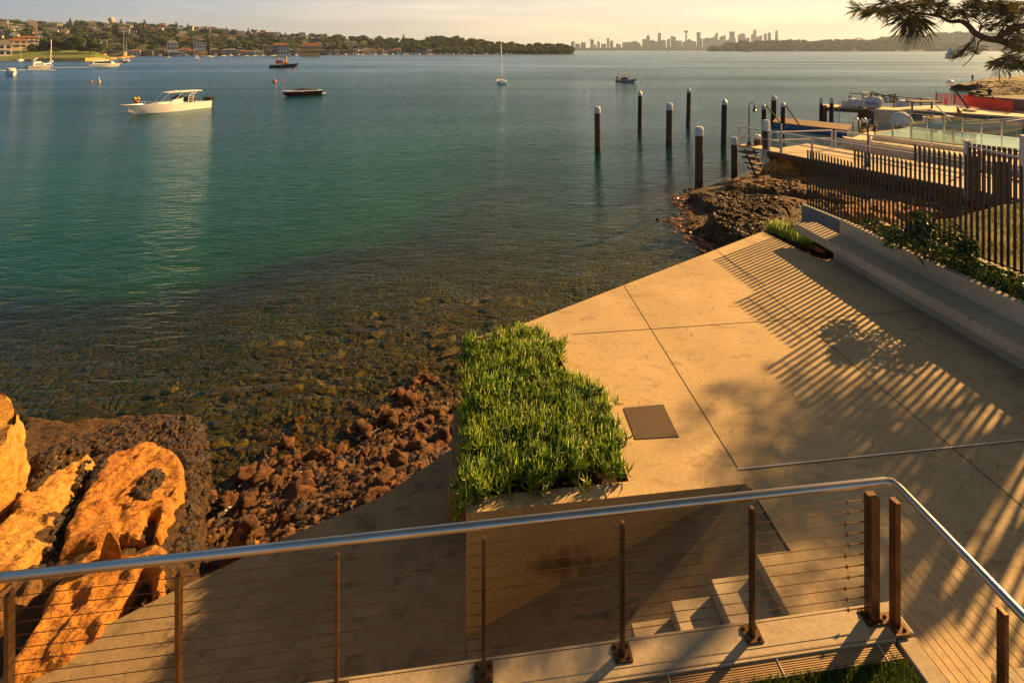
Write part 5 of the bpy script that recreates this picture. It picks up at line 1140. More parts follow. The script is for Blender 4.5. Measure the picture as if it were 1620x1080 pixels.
for i, (x0, x1, yt, _) in enumerate(B):
    Yd = CY+rg.uniform(-250,350); w = (cx_(x1)-cx_(x0))*Yd/F; h = hz(cy_(yt), Yd); p = Vector(((cx_((x0+x1)/2)-CX)/F*Yd, Yd, 0)); t = thing('city_tower', '', 'tower', p, -p.x/7000*.9, cg)
    wd = cx_(x1)-cx_(x0); mb = MB(); top = ['stepped','sloping','flat','domed'][i % 4] if i not in (3,29,30,32) else 'sloping'
    if i == 45: mb.prism([(-w/2,-30),(w/2,-30),(w/2,30),(-w/2,30)], 0, h*.3); mb.add([(-w/2,-30,h*.3),(w/2,-30,h*.3),(w/2,30,h*.3),(-w/2,30,h*.3),(-w*.25,-20,h),(w*.4,-20,h*1.0),(w*.4,20,h),(-w*.25,20,h)], [(0,1,5,4),(1,2,6,5),(2,3,7,6),(3,0,4,7),(4,5,6,7)]); top = 'tapering'
    elif top == 'sloping': mb.prism([(-w/2,-30),(w/2,-30),(w/2,30),(-w/2,30)], 0, [h*.86,h,h,h*.86] if i % 2 == 0 or i > 28 else [h,h*.88,h*.88,h])
    elif top == 'stepped': mb.box((0,0,h*.46),(w,60,h*.92)); mb.box((w*.08,0,h*.92+h*.04),(w*.6,40,h*.08))
    elif top == 'domed': mb.box((0,0,h*.46),(w,60,h*.92)); mb.box((0,0,h*.94),(w*.8,50,h*.05)); mb.box((0,0,h*.98),(w*.5,40,h*.05))
    else: mb.box((0,0,h/2),(w,60,h))
    mb.build('shaft', M['tower'], t)
    if wd > 3.5 and i % 3 == 0: mb = MB(); mb.tube([(w*.1,0,h*.98),(w*.1,0,h*1.06)], 2.0, 4); mb.build('antenna', M['tower'], t)
    side = 'left of the thin observation tower' if x1 < 870 else 'right of the thin observation tower'
    t['label'] = f'hazy {"tall" if h > 210 else ("mid height" if h > 130 else "low")} city building with {top} top, {nth(i+1)} from the left of the skyline'
for i in range(110):
    px = rg.uniform(900, 1225 if i % 3 else 1140); Yd = CY-rg.uniform(300,900); w = rg.uniform(25,70); h = rg.uniform(14, 45)*(1.3 if 1010 < px < 1140 else 1)
    o = MB().box((0,0,h/2), (w,40,h)).box((w*.2,0,h), (w*.3,20,h*.25)).build('city_block', M['tower'], loc=((px-CX)/F*Yd, Yd, 0), rz=rg.uniform(-.4,.4)); tag(o, 'low hazy building at the foot of the city skyline', 'building', 'low buildings at the foot of the skyline')
def cl(px0, px1, Yd, hh, nm):
    mb = MB(); mb.prism([((px0-CX)/F*Yd, Yd),((px1-CX)/F*Yd, Yd),((px1-CX)/F*(Yd+900), Yd+900),((px0-CX)/F*(Yd+900), Yd+900)], -2, hh); tag(mb.build(nm, M['hill']), kind='structure')
cl(896, 1240, 6000, 9, 'city_shore')
def s5(r): px = 898+330*r.random(); Yd = 5990+r.random()*250; return Vector(((px-CX)/F*Yd, Yd, 8))
wood('city_woodland', 'hazy line of trees at the foot of the city', s5, 260, 14, 34, 41)
t = thing('observation_tower', 'thin city observation tower with round turret and spire', 'tower', PD(1085.5, 79, 7000)); t.location.z = 0
z_ = lambda y: hz(cy_(y), 7000)
mb = MB(); mb.lathe((0,0,0), [(15,0),(11,z_(108))], 8); mb.build('shaft', M['tower'], t); mb = MB(); mb.lathe((0,0,z_(104)), [(9,0),(30,z_(95)-z_(104)),(30,z_(88)-z_(104)),(10,z_(84)-z_(104))], 12); mb.build('turret', M['tower'], t); mb = MB(); mb.tube([(0,0,z_(85)),(0,0,z_(74))], [5,1.5], 6); mb.build('spire', M['tower'], t)
# arch bridge behind the headland
t = thing('arch_bridge', 'faint steel arch bridge showing above the headland', 'bridge', PD(1358.5, 79, 6500)); t.location.z = 0
Wd = 34*6500/F; mb = MB(); zb, zt = hz(68.5,6500), hz(60.2,6500)
top = [(-Wd/2+Wd*i/16, 0, zb+(zt-zb)*(1-((i-8)/8)**2)) for i in range(17)]; bot = [(x, y, z-16-10*((i-8)/8)**2) for i, (x, y, z) in enumerate(top)]
mb.tube(top, 4, 5); mb.build('upper_chord', M['tower'], t); mb = MB(); mb.tube(bot, 4, 5); mb.build('lower_chord', M['tower'], t)
mb = MB()
for i in range(16): mb.tube([top[i], bot[i+1]], 2, 4); mb.tube([bot[i], top[i]], 2, 4)
mb.build('lattice', M['tower'], t); mb = MB(); mb.box((0,0,52),(Wd*1.5,30,6)); mb.build('deck', M['tower'], t)
# ============================================================ MOORING PILES
M['pile'] = mat('dark_timber_pile', (.014,.010,.008), (.032,.020,.013), rough=.8, scale=3, stretch=(4,4,.6), bump=.6, coord='World')
M['pilewood'] = mat('brown_timber_pile', (.06,.032,.017), (.11,.06,.03), rough=.85, scale=3, stretch=(4,4,.6), bump=.6, coord='World')
M['weedband'] = mat('weed_band', (.03,.022,.012), (.05,.035,.015), rough=.9, scale=6, bump=.8, coord='World')
M['cap'] = mat('white_pile_cap', (.50,.52,.55), (.62,.63,.65), rough=.5)
def pile(px, ytop, ybase, w, cap, label, cone=True, m='pile', zb=0.0, group='mooring piles with white caps'):
    p = P(px, ybase, zb); r = w*p.y/F/2; H_ = HC-(ytop-HOR)*p.y/F-zb; t = thing('mooring_pile', label, 'pile', p, 0, group); t.rotation_euler = (R(math.sin(px)*1.1), R(math.cos(px*1.7)*1.0), px); ch = cap*p.y/F
    mb = MB(); mb.lathe((0,0,-2.5), [(r,0),(r*.98,2.5+.5)], 14); mb.build('weed_band', M['weedband'], t, smooth=False)
    mb = MB(); mb.lathe((0,0,.5), [(r*.97,0),(r*.93,H_-.5-ch)], 14); mb.build('shaft', M[m], t, smooth=False)
    mb = MB(); mb.lathe((0,0,H_-ch), [(r*1.06,0),(r*1.06,ch*.5),(r*.06,ch)] if cone else [(r*1.04,0),(r*1.0,ch*.75),(r*.72,ch)], 8 if cone else 14); mb.build('cap', M['cap'], t); return t
pile(945.8,168.6,242,10,10.5,'thick brown mooring pile with rounded white cap, leftmost of all',False,'pilewood')
pile(1012,143.6,211.7,7,8.5,'slim dark mooring pile with pointed cap, second from the left')
pile(1058.3,163,231,10.5,11,'thick brown pile with blunt white cap between two slim pointed ones',False,'pilewood')
pile(1088.6,139,200.5,7,7.5,'slim dark mooring pile farthest out, with a rope ring half way up')
pd_ = [o for o in COL.objects if o.get('label','').startswith('slim dark mooring pile farthest')][0]; MB().tube([(.28*math.cos(a),.28*math.sin(a),2.2+.05*math.sin(2*a)) for a in [i*math.pi/6 for i in range(13)]], .035, 5).build('rope_ring', M['canvas'], pd_)
pile(1144.7,156,236.7,8.9,9.5,'dark pointed mooring pile just left of the jetty lamp')
pile(1106,200.5,296,13.3,14,'thickest and nearest brown pile, standing beside the shore rocks',False,'pilewood')
pile(1162,216.7,278,10,12,'brown pile with blunt cap touching the end of the jetty',False,'pilewood')
pile(1209,164,211,7.5,9,'pointed pile left of the tallest one beside the floating pontoon'); pile(1223.5,150,192,8.2,8.5,'tallest pointed pile at the floating pontoon'); pile(1238,161,221,7,8,'pointed pile right of the tallest one at the floating pontoon')
pile(1298.5,154,191,5,10,'slim pile with grey cap left of the far jetty ladder',False,group='piles of the far jetty'); pile(1314.8,153.5,192,5.6,10,'pile with grey cap right beside the far jetty ladder',False,group='piles of the far jetty')

# ============================================================ NEAR JETTY
M['deck'] = mat('sunlit_deck_boards', (.42,.33,.21), (.55,.44,.29), rough=.8, scale=2, stretch=(1,1,1), coord='World', bump=.4)
M['timber'] = mat('dark_jetty_timber', (.09,.05,.028), (.15,.085,.045), rough=.85, scale=3, coord='World', bump=.5)
M['railw'] = mat('grey_white_rail_paint', (.50,.49,.48), (.60,.58,.56), rough=.5)
jt = thing('jetty', 'timber jetty with pale deck and white painted railings', 'jetty', P(1275,250,2.1))
JZ = 2.1; a, b_ = P(1168,229,JZ), P(1612,314,JZ); jd = (b_-a).normalized(); jn = Vector((-jd.y, jd.x, 0)); jn = jn if jn.y > 0 else -jn
jl = (b_-a).length+5; ang = math.atan2(jd.y, jd.x)
def jp(s, w, z=0.0): q = a+jd*s+jn*w; return Vector((q.x, q.y, z))
s0 = 2.2
mb = MB(); mb.prism([jp(0,0)[:2], jp(s0,0)[:2], jp(s0,1.3)[:2], jp(.1,1.0)[:2]], JZ-.14, JZ); kid(mb.build('finger_deck', M['deck']), jt)
n = int((jl-s0)/.16)
mb = MB()
for i in range(n): q = jp(s0+.08+i*.16, 2.35, JZ-.03); mb.box(q, (.145,4.7,.05), ang)
o = mb.build('deck_boards', M['deck']); kid(o, jt)
for w in (.08, 2.3, 4.6): mb = MB(); q = jp((jl+s0)/2, w, JZ-.19); mb.box(q, (jl-s0,.16,.26), ang); kid(mb.build('bearer', M['timber'] if w > 1 else M['timber']), jt)
for s in (2.4,4.6,7.0,9.6,12.2,14.8,17.4):
    for w in (.35, 4.1): mb = MB(); mb.lathe(jp(s,w,-1), [(.24,0),(.22,JZ+.68)], 10); kid(mb.build('support_pile', M['timber']), jt)
    mb = MB(); q = jp(s,2.2,JZ-.42); mb.box(q, (.22,4.6,.22), ang); kid(mb.build('cross_head', M['timber']), jt)
# front railing
def railing(parent, pts, z, h, name='railing', posts=None, mid=True, r=.045, pw=.09, m='railw'):
    mb = MB()
    for p in pts: mb.box((p.x,p.y,z+h/2), (pw,pw,h), ang)
    kid(mb.build('railing_posts', M[m]), parent) if False else [kid(MB().box((p.x,p.y,z+h/2), (pw,pw,h), ang).build('railing_post', M[m]), parent) for p in pts]
    top = [Vector((p.x,p.y,z+h)) for p in pts]
    kid(MB().tube(top, r, 6).build('top_rail', M[m]), parent)
    if mid: kid(MB().tube([p-Vector((0,0,h*.45)) for p in top], r*.8, 6).build('mid_rail', M[m]), parent)
railing(jt, [jp(s,.06) for s in (.05,2.3,3.15,5.2,8.2,11.2,14.2,17.2)], JZ, 1.28)
railing(jt, [jp(s,4.62) for s in (4.2,6.3,9.0,11.5)], JZ, 1.2)
railing(jt, [jp(2.3,.1), jp(4.0,4.55)], JZ, 1.2)
railing(jt, [jp(11.6,3.2), jp(11.9,4.6)], JZ, 1.2)
kid(MB().box(jp(3.2,.06,JZ+.95), (.09,.09,1.9), ang).build('tall_post', M['railw']), jt)
for i in range(5): kid(MB().box(jp(.9+.28*i*.6,-.15+.1*i,JZ-.35-.36*i), (1.0,.9,.07), ang).build('stair_tread', M['timber']), jt)
for y_ in (-.55,.35): kid(MB().tube([jp(.9,y_,JZ-.1), jp(1.7,y_+.3,JZ-2.1)], .07, 5).build('stair_stringer', M['timber']), jt)
# short bollards on the jetty end
for (px, yt, yb, w, cp, lab) in ((1212,190,236,11,16,'tall white capped post at the corner of the jetty deck'),(1198,213,229,10,7,'short timber bollard with pale cap at the end of the jetty')):
    p = P(px, yb, JZ); r = w*p.y/F/2; H_ = (yb-yt)*p.y/F; t = thing('bollard', lab, 'bollard', p); MB().lathe((0,0,0), [(r,0),(r,H_-cp*p.y/F)], 12).build('shaft', M['pilewood'], t); MB().lathe((0,0,H_-cp*p.y/F), [(r*1.05,0),(r,cp*p.y/F*.8),(r*.7,cp*p.y/F)], 12).build('cap', M['cap'], t)
# lamp posts
def lamp(p, h, label, name='lamp_post'):
    t = thing(name, label, 'lamp post', p); MB().lathe((0,0,0), [(.16,0),(.16,.08),(.07,.22),(.045,.3),(.04,h)], 10).build('pole', M['black'], t)
    MB().tube([(0,0,h-.05)]+[(.19-.19*math.cos(q), 0, h+.02+.30*math.sin(q)) for q in [i*math.pi/8 for i in range(9)]], .022, 6).build('swan_neck', M['black'], t)
    MB().lathe((.38,0,h-.32), [(.17,0),(.14,.06),(.08,.12),(.05,.34)], 12).build('lamp_shade', M['black'], t)
pl_ = P(1185,229.5,JZ); lamp(pl_, (229.5-169)*pl_.y/F, 'black swan neck lamp at the end of the near jetty')
pl_ = P(1373,263,JZ); lamp(pl_, (263-199)*pl_.y/F, 'black swan neck lamp on the jetty in front of the pool')
# floating pontoon
pt = thing('pontoon', 'low floating timber pontoon with dark blue side', 'pontoon', P(1290,197,.5))
q = [P(1228,185.5,.55), P(1350,197.5,.55), P(1341,206,.55), P(1222,193,.55)]
kid(MB().prism([x[:2] for x in q], .40, .55).build('deck', M['timber']), pt); c_ = sum(q, Vector())/4; q2 = [c_+(x-c_)*.985 for x in q]
kid(MB().prism([x[:2] for x in q2], -.4, .395).build('float', M['blue']), pt)
for (x0,y0,x1,y1) in ((1212,167.5,1237,191),(1241,164,1264,187)):
    p0, p1 = PD(x0,y0,51), PD(x1,y1,54); p1.z = .6; tag(MB().tube([p0,p1], .07, 6).build('stay_pole', M['timber']), 'slanting timber stay from the left pile to the pontoon' if x0 < 1230 else 'slanting timber stay from the right pile to the pontoon', 'stay')

# ============================================================ FAR JETTY WITH BULK BAGS
fj = thing('far_jetty', 'dark far jetty stacked with white bulk bags', 'jetty', P(1380,178,1.7))
FZ = 1.75; A0, A1 = PD(1302,168.5,61), PD(1432,178.5,57)
A0.z = A1.z = FZ; fd = (A1-A0).normalized(); fn = Vector((-fd.y, fd.x, 0)); fl = (A1-A0).length; fa_ = math.atan2(fd.y, fd.x)
def fq(s, w, z=FZ): x = A0+fd*s+fn*w; return Vector((x.x, x.y, z))
kid(MB().prism([fq(0,0)[:2], fq(fl*1.5,0)[:2], fq(fl*1.5,3.4)[:2], fq(0,3.4)[:2]], FZ-.1, FZ).build('deck', M['deck']), fj)
kid(MB().box(fq(fl*.75,.0,FZ-.32), (fl*1.5,.2,.42), fa_).build('bearer', M['timber']), fj)
for s in (.2,3.9,7.4): kid(MB().box(fq(s,.4,.4), (.45,.45,3.0), fa_).build('support_pile', M['timber']), fj)
kid(MB().box(fq(4.6,.5,.9), (1.6,.4,.9), fa_).build('bracing_box', M['timber']), fj)
ld = MB()
kid(MB().tube([fq(1.1,-.12,FZ+.9), fq(1.1,-.25,FZ+.95), fq(1.1,-.3,-.3)], .035, 5).build('ladder_rail', M['grey']), fj); kid(MB().tube([fq(1.7,-.12,FZ+.9), fq(1.7,-.25,FZ+.95), fq(1.7,-.3,-.3)], .035, 5).build('ladder_rail', M['grey']), fj)
for i in range(6): kid(MB().tube([fq(1.1,-.3,.1+.3*i), fq(1.7,-.3,.1+.3*i)], .025, 5).build('ladder_rung', M['grey']), fj)
kid(MB().tube([fq(3.0,3.3,FZ+1.5), fq(5,3.3,FZ+1.55), fq(fl*1.35,3.3,FZ+1.1)], .06, 5).build('top_rail', M['timber']), fj); kid(MB().tube([fq(5.5,3.3,FZ+.6), fq(fl*1.35,3.3,FZ+.5)], .05, 5).build('mid_rail', M['timber']), fj)
for s in (3.0,5.2,7.6,10.2,12.6): kid(MB().box(fq(s,3.3,FZ+.65), (.16,.16,1.3), fa_).build('railing_post', M['timber']), fj)
M['bag'] = mat('white_woven_bag', (.50,.51,.54), (.62,.62,.64), rough=.9, scale=4)
for k, (s, w, r, lab) in enumerate(((2.4,.9,.55,'small white bulk bag left of the others on the far jetty'),(3.4,.8,.75,'slumped white bulk bag left of the bag with blue print'),(5.2,.9,1.0,'largest white bulk bag with blue print on its side'),(8.1,.9,.78,'white bulk bag alone to the right on the far jetty'))):
    t = thing('bulk_bag', lab, 'bag', fq(s,w), fa_, 'bulk bags on the far jetty'); mb = MB(); V0, IF = ico(3); vs = []
    for q in V0:
        x, y, z = (math.copysign(abs(v)**.5, v) for v in q); e = 1+.12*mnoise.noise(q*2+Vector((k*5,0,0))); vs.append((x*r*.92*e, y*r*.8*e, max(0, (z+1)*r*.72*e)))
    mb.add(vs, IF); mb.build('sack', M['bag'], t, smooth=True)
    for sx in (-.6,.6): MB().tube([(sx*r,-.3*r,1.25*r),(sx*r*.9,-.1*r,1.7*r),(sx*r*.7,.2*r,1.3*r)], .035, 5).build('strap', M['black'] if k in (1,3) else M['bag'], t)
    if k == 2:
        cu = bpy.data.curves.new('print_text', 'FONT'); cu.body = 'Bulka'; cu.size = .55; cu.extrude = .01; ob = bpy.data.objects.new('t', cu); COL.objects.link(ob); me = bpy.data.meshes.new_from_object(ob.evaluated_get(bpy.context.evaluated_depsgraph_get())); bpy.data.objects.remove(ob)
        me.materials.clear(); me.materials.append(M['blue']); o = link('lettering', me, t, (-.75,-.90,.50)); o.rotation_euler = (R(90),0,0)
for s, zz, tl, lab in ((5.6,1.5,.3,'brown timber pallet leaning on the bag with blue print'),(7.0,1.35,-.2,'open brown crate frame right of the leaning pallet')):
    t = thing('pallet', lab, 'pallet', fq(s,1.2,FZ+zz-.1), fa_, 'pallets on the bulk bags')
    t.rotation_euler = (R(62), tl, fa_)
    for i in range(4): MB().box((0,-.42+.28*i,0), (1.3,.12,.05)).build('slat', M['timber'], t)
    for i in range(3): MB().box((-.55+.55*i,0,-.06), (.12,1.0,.08)).build('bearer', M['timber'], t)
t = thing('post_box', 'grey white capped post behind the bulk bags', 'post', fq(4.6,3.0)); MB().box((0,0,.8), (.5,.5,1.6)).build('shaft', M['grey'], t); MB().box((0,0,1.68), (.6,.6,.16)).build('cap', M['cap'], t)

# ============================================================ POOL AREA
M['poolw'] = mat('pool_water', (.30,.50,.42), (.38,.56,.46), rough=.06, scale=.8)
M['poolc'] = mat('pool_paving', (.50,.42,.30), (.60,.50,.36), rough=.85, scale=1, coord='World', bump=.3)
M['shade'] = mat('grey_shade_cloth', (.10,.10,.095), (.14,.14,.13), rough=.95, scale=3, coord='World')
PZ = 2.6
pool = [P(1383,213,PZ), P(1441,200.5,PZ), P(1640,221,PZ), P(1640,243,PZ)]
apron = [P(1337,216,PZ), P(1372,203,PZ), P(1445,196.5,PZ), P(1700,222,PZ), P(1700,268,PZ), P(1560,247,PZ)]
tp = thing('pool', 'long pale aqua swimming pool with sunlit concrete surround', 'pool', P(1500,225,PZ))
c_ = sum(pool, Vector())/4
kid(MB().prism([x[:2] for x in apron], -.5, PZ-.30).build('base', M['poolc']), tp)
kid(MB().prism([x[:2] for x in [P(1380,214,PZ), P(1440,199.5,PZ), P(1700,226,PZ), P(1700,254,PZ)]], PZ-.4, PZ-.04).build('pool_shell', M['poolc']), tp)
kid(MB().prism([x[:2] for x in pool], PZ-.5, PZ+.02).build('pool_water', M['poolw']), tp)
front = [P(1337,217,PZ), P(1440,233,PZ), P(1560,253,PZ), P(1700,276,PZ)]
mb = MB(); ff = [x+Vector((.25,.7,0)) for x in front]; mb.prism([x[:2] for x in front]+[x[:2] for x in ff[::-1]], 1.6, PZ-.05); kid(mb.build('kerb', M['poolc']), tp)
# glass pool fence
M['glass'] = bpy.data.materials.new('pool_glass'); M['glass'].use_nodes = True; t_ = M['glass'].node_tree; t_.nodes.clear()
g1 = N(t_, 'ShaderNodeBsdfTransparent'); g1.inputs[0].default_value = (.80,.84,.80,1); g2 = N(t_, 'ShaderNodeBsdfGlossy'); g2.inputs['Roughness'].default_value = .03; gm = N(t_, 'ShaderNodeMixShader'); gm.inputs[0].default_value = .10
L(t_, g1.outputs[0], gm.inputs[1]); L(t_, g2.outputs[0], gm.inputs[2]); go = N(t_, 'ShaderNodeOutputMaterial'); L(t_, gm.outputs[0], go.inputs[0])
def glassfence(label, pts, z, h, n):
    t = thing('glass_fence', label, 'fence', pts[0].copy()); t.location.z = z
    for q0, q1 in zip(pts, pts[1:]):
        for i in range(n):
            u0, u1 = q0.lerp(q1, i/n), q0.lerp(q1, (i+1)/n); d = u1-u0; nn = Vector((-d.y,d.x,0)).normalized()*.012; u0b, u1b = u0+d*.02, u1-d*.02
            kid(MB().prism([(u0b-nn)[:2],(u1b-nn)[:2],(u1b+nn)[:2],(u0b+nn)[:2]], z+.08, z+h).build('glass_panel', M['glass']), t)
            kid(MB().box((u0.x,u0.y,z+h*.52), (.07,.07,h*1.02), 0).build('post', M['steel']), t)
        kid(MB().tube([Vector((q0.x,q0.y,z+h+.02)), Vector((q1.x,q1.y,z+h+.02))], .025, 5).build('rail', M['steel']), t)
glassfence('clear glass fence along the near side of the pool', [P(1384,216,PZ), P(1545,241,PZ)], PZ-.04, 1.1, 5)
glassfence('clear glass fence with pale posts along the far side of the pool', [P(1440,199,PZ), P(1618,217.5,PZ)], PZ-.04, 1.05, 6)
t = thing('pool_ladder', 'pair of curved steel grab rails at the corner of the pool deck', 'ladder', P(1355,207,PZ-.3))
for x in (1349.5,1361.5):
    q = P(x,208,PZ-.3); q2 = q+Vector((.35,-.25,0)); kid(MB().tube([q, q+Vector((0,0,.85)), q+Vector((.1,-.07,1.05)), q2+Vector((-.1,.07,1.05)), q2+Vector((0,0,.85)), q2], .045, 6).build('grab_rail', M['steel'], smooth=True), t)
t = thing('pool_lamp', 'bell shaped black lamp with yellow base behind the pool deck', 'lamp', P(1379,200,PZ-.3)); MB().tube([(-.25,0,0),(-.25,0,1.1),(-.1,0,1.35),(.1,0,1.3),(.12,0,1.0)], .03, 6).build('swan_neck', M['black'], t); MB().lathe((.12,0,.25), [(.34,0),(.2,.25),(.1,.5),(.06,.8)], 12).build('lamp_shade', M['black'], t); MB().lathe((.12,0,.0), [(.36,0),(.36,.22)], 12).build('base', M['yellow'], t)
# shaded wall, pale path behind, barrier mesh
wb = [P(1430,203,1.9), P(1480,197,1.9), P(1720,213,1.9)]
t = thing('retaining_wall', 'long dark grey wall covered with shade cloth behind the pool', 'wall', wb[1]); 
w0, w1 = PD(1445,190,50), PD(1760,200,41); w0.z = w1.z = 0; dn = Vector((-(w1-w0).y,(w1-w0).x,0)).normalized()
WZ = hz(182,47)
kid(MB().prism([w0[:2], w1[:2], (w1+dn*.4)[:2], (w0+dn*.4)[:2]], 0, WZ).build('wall', M['shade']), t)
kid(MB().prism([(w0-dn*.04)[:2], (w1-dn*.04)[:2], (w1+dn*.5)[:2], (w0+dn*.5)[:2]], WZ+.002, WZ+.14).build('coping', M['poolc']), t)
for i in range(6): q = w0.lerp(w1, .12+.15*i); kid(MB().box((q.x-dn.x*.09,q.y-dn.y*.09,WZ*.5), (.12,.12,WZ*.98), 0).build('wall_post', M['grey']), t)
mb = MB(); mb.prism([(w0+dn*.5+Vector((-3,1.5,0)))[:2], (w0+dn*.5)[:2], (w1+dn*.5)[:2], (w1+dn*8)[:2], (w0+dn*8+Vector((2,0,0)))[:2]], 0, WZ-.02); o = mb.build('path', M['poolc']); tag(o, kind='structure')
# orange mesh
m = bpy.data.materials.new('orange_mesh'); m.use_nodes = True; t_ = m.node_tree; b = t_.nodes['Principled BSDF']; b.inputs['Base Color'].default_value = (.75,.06,.012,1); b.inputs['Roughness'].default_value = .6; b.inputs['Transmission Weight'].default_value = 0
M['mesh'] = m
om = thing('barrier_mesh', 'bright orange plastic barrier mesh strung along the path', 'barrier', PD(1480,176,56))
def meshrun(q0, q1, h, n, solid):
    mb = MB(); d = q1-q0; l = d.length; k = int(l/(.10 if solid else .20)); ang_ = math.atan2(d.y,d.x)
    for i in range(k):
        p = q0+d*((i+.5)/k); sg = .10*math.sin(i*.35); mb.box((p.x,p.y,p.z+(h+sg)/2), (.058 if solid else .07,.012,h+sg), ang_)
    for j in range(6): a0, a1 = q0+Vector((0,0,.05+h*j/5.2)), q1+Vector((0,0,.05+h*j/5.2)); mb.tube([a0, a0.lerp(a1,.5)-Vector((0,0,.05)), a1], .03, 4)
    kid(mb.build('mesh_run', M['mesh']), om)
q0, q1, q2 = PD(1481,172,57), PD(1541,171,55), PD(1603,178,49)
for q in (q0,q1,q2): q.z = WZ
meshrun(q0, q1, 1.15, 0, False); meshrun(q1+Vector((-1.5,-.3,0)), q2, 1.1, 0, True)
for i, q in enumerate((q0,q1,q0.lerp(q1,.5),q1.lerp(q2,.5),q2)): kid(MB().tube([q, q+Vector((0,0,1.35))], .05, 6).build('stake', M['timber']), om)
# leaning lamp pole
p1, p0 = PD(1504,134,52.0), PD(1533.5,173.5,50.0); t = thing('leaning_lamp', 'black pole leaning left with a pale round lamp at its top', 'lamp post', p0)
kid(MB().tube([p0,p1], .085, 8).build('pole', M['black']), t); kid(MB().ball(p1+Vector((-.05,0,.18)), .42, 2, (1,1,.75)).build('lamp_globe', M['white'], smooth=True), t); kid(MB().lathe(p0-Vector((0,0,.1)), [(.6,0),(.6,.12),(.2,.2)], 12).build('base', M['poolc']), t)
# grey inflatable stored beyond the pool
t, l = rib('stored_inflatable', 'large grey inflatable boat with white seats parked beyond the pool', (1423,199.5), (1550,199), 'grey', L0=9.2, r=.38, B=2.9, z=0.0)
ps, pe = PD(1420,203,46.5), PD(1549,197,43); t.location = (ps.x, ps.y, HC-(207-HOR)*46/F); t.rotation_euler = (0, R(-5), math.atan2(pe.y-ps.y, pe.x-ps.x)); 
sb = MB(); sb.lathe((l*.04,0,.2), [(.85,0),(.95,.5),(.75,1.1),(.35,1.45),(.05,1.5)], 14); sb.build('motor_cover', M['bag'], t, smooth=True)
for x in (.24,.33): MB().box((l*x,0,.95), (.5,.8,.6)).build('white_seat', M['white'], t)
for s in (-.5,0,.5): MB().tube([(l*.46,s,.4),(l*.28,s,3.0)], .05, 6).build('roll_bar', M['steel'], t)
MB().prism([(l*.48,-.7),(l*.52,-.7),(l*.52,.7),(l*.48,.7)], .5, [2.3,1.5,1.5,2.3]).build('windscreen', M['dark'], t)
t = thing('canopy_frame', 'flat timber canopy frame above the end of the far jetty', 'frame', PD(1445,176,52))
for x, y0, y1 in ((1443,162,176),(1474,161,180)): q, q_ = PD(x,y1,52), PD(x,y0,52); kid(MB().tube([q,q_], .09, 6).build('post', M['timber']), t)
q, q_ = PD(1440,161.5,52), PD(1481,160.5,52); kid(MB().box((q+q_)/2, ((q_-q).length,1.4,.14), math.atan2((q_-q).y,(q_-q).x)).build('roof', M['timber']), t)
# dark ledge wall and planked gate panel
M['board'] = mat('brown_fence_board', (.085,.045,.025), (.14,.075,.04), rough=.8, scale=3, stretch=(6,6,.8), coord='World', bump=.3)
bf = thing('board_fence', 'brown vertical board fence panel between two white posts', 'fence', P(1570,300,JZ))
g0, g1 = jp(14.5,.15), None
q0 = PD(1530,301,23.4); q0.z = JZ; q1 = PD(1619,318,20.6); q1.z = JZ; d = q1-q0; ag = math.atan2(d.y,d.x); nb = 11; top0, top1 = hz(226,23.4), hz(236,20.6)
for i in range(nb):
    p = q0+d*((i+.6)/nb); zt = top0+(top1-top0)*i/nb; kid(MB().box((p.x,p.y,(zt+JZ-.35)/2), (d.length/nb*.68,.025,zt-JZ+.35), ag).build('board', M['board']), bf)
for zz in (top0-.12, JZ+.15, (top0+JZ)/2): kid(MB().box(((q0.x+q1.x)/2,(q0.y+q1.y)/2+.04,zz), (d.length,.05,.10), ag).build('cross_rail', M['railw'] if zz > 3.5 else M['board']), bf)
for p, zt in ((q0, hz(222,23.4)), (q1, hz(214,20.6))): kid(MB().box((p.x,p.y,(zt+JZ-.4)/2), (.17,.17,zt-JZ+.4), ag).build('post', M['railw']), bf)

# ============================================================ ROCK POINT WITH ANGLERS
M['ledge'] = rockmat('layered_ledge', (.03,.02,.008), (.09,.052,.014), (.018,.012,.006), (.03,.02,.008), scale=.5)
def ledge(pts, zt, zb, label, seed): return rock('rock_ledge', [P(x, y, zb) for x, y in pts], zt, zb-.2, [M['ledge'], M['weedrock']], label, group='layered rock ledges of the anglers point', seed=seed, res=.8, fall=1.2, amp=.22, weed=.1, layers=.3)
ledge([(1534,133.5),(1560,130),(1600,126),(1700,122),(1760,130),(1700,139),(1600,137),(1545,135)], 1.3, .3, 'farthest rock ledge where three anglers stand', 91)
ledge([(1502,140.5),(1525,137),(1560,136),(1700,134),(1760,146),(1700,152),(1600,148),(1545,143)], 1.2, .2, 'long dark edged rock ledge pointing farthest left', 92)
ledge([(1529,152),(1545,146.5),(1600,147),(1720,150),(1720,160),(1620,157),(1560,154)], 1.1, .2, 'middle rock ledge below the long dark one', 93)
ledge([(1538,163),(1550,157),(1600,156),(1720,160),(1720,172),(1620,171),(1560,168)], 1.7, .3, 'nearest rock ledge just behind the orange mesh', 94)
tag(MB().box((0,0,0), (6,4,1.6)).build('stone_block', M['shade'], loc=PD(1620,166,52), rz=.3), 'dark stone block at the right end of the orange mesh', 'block')
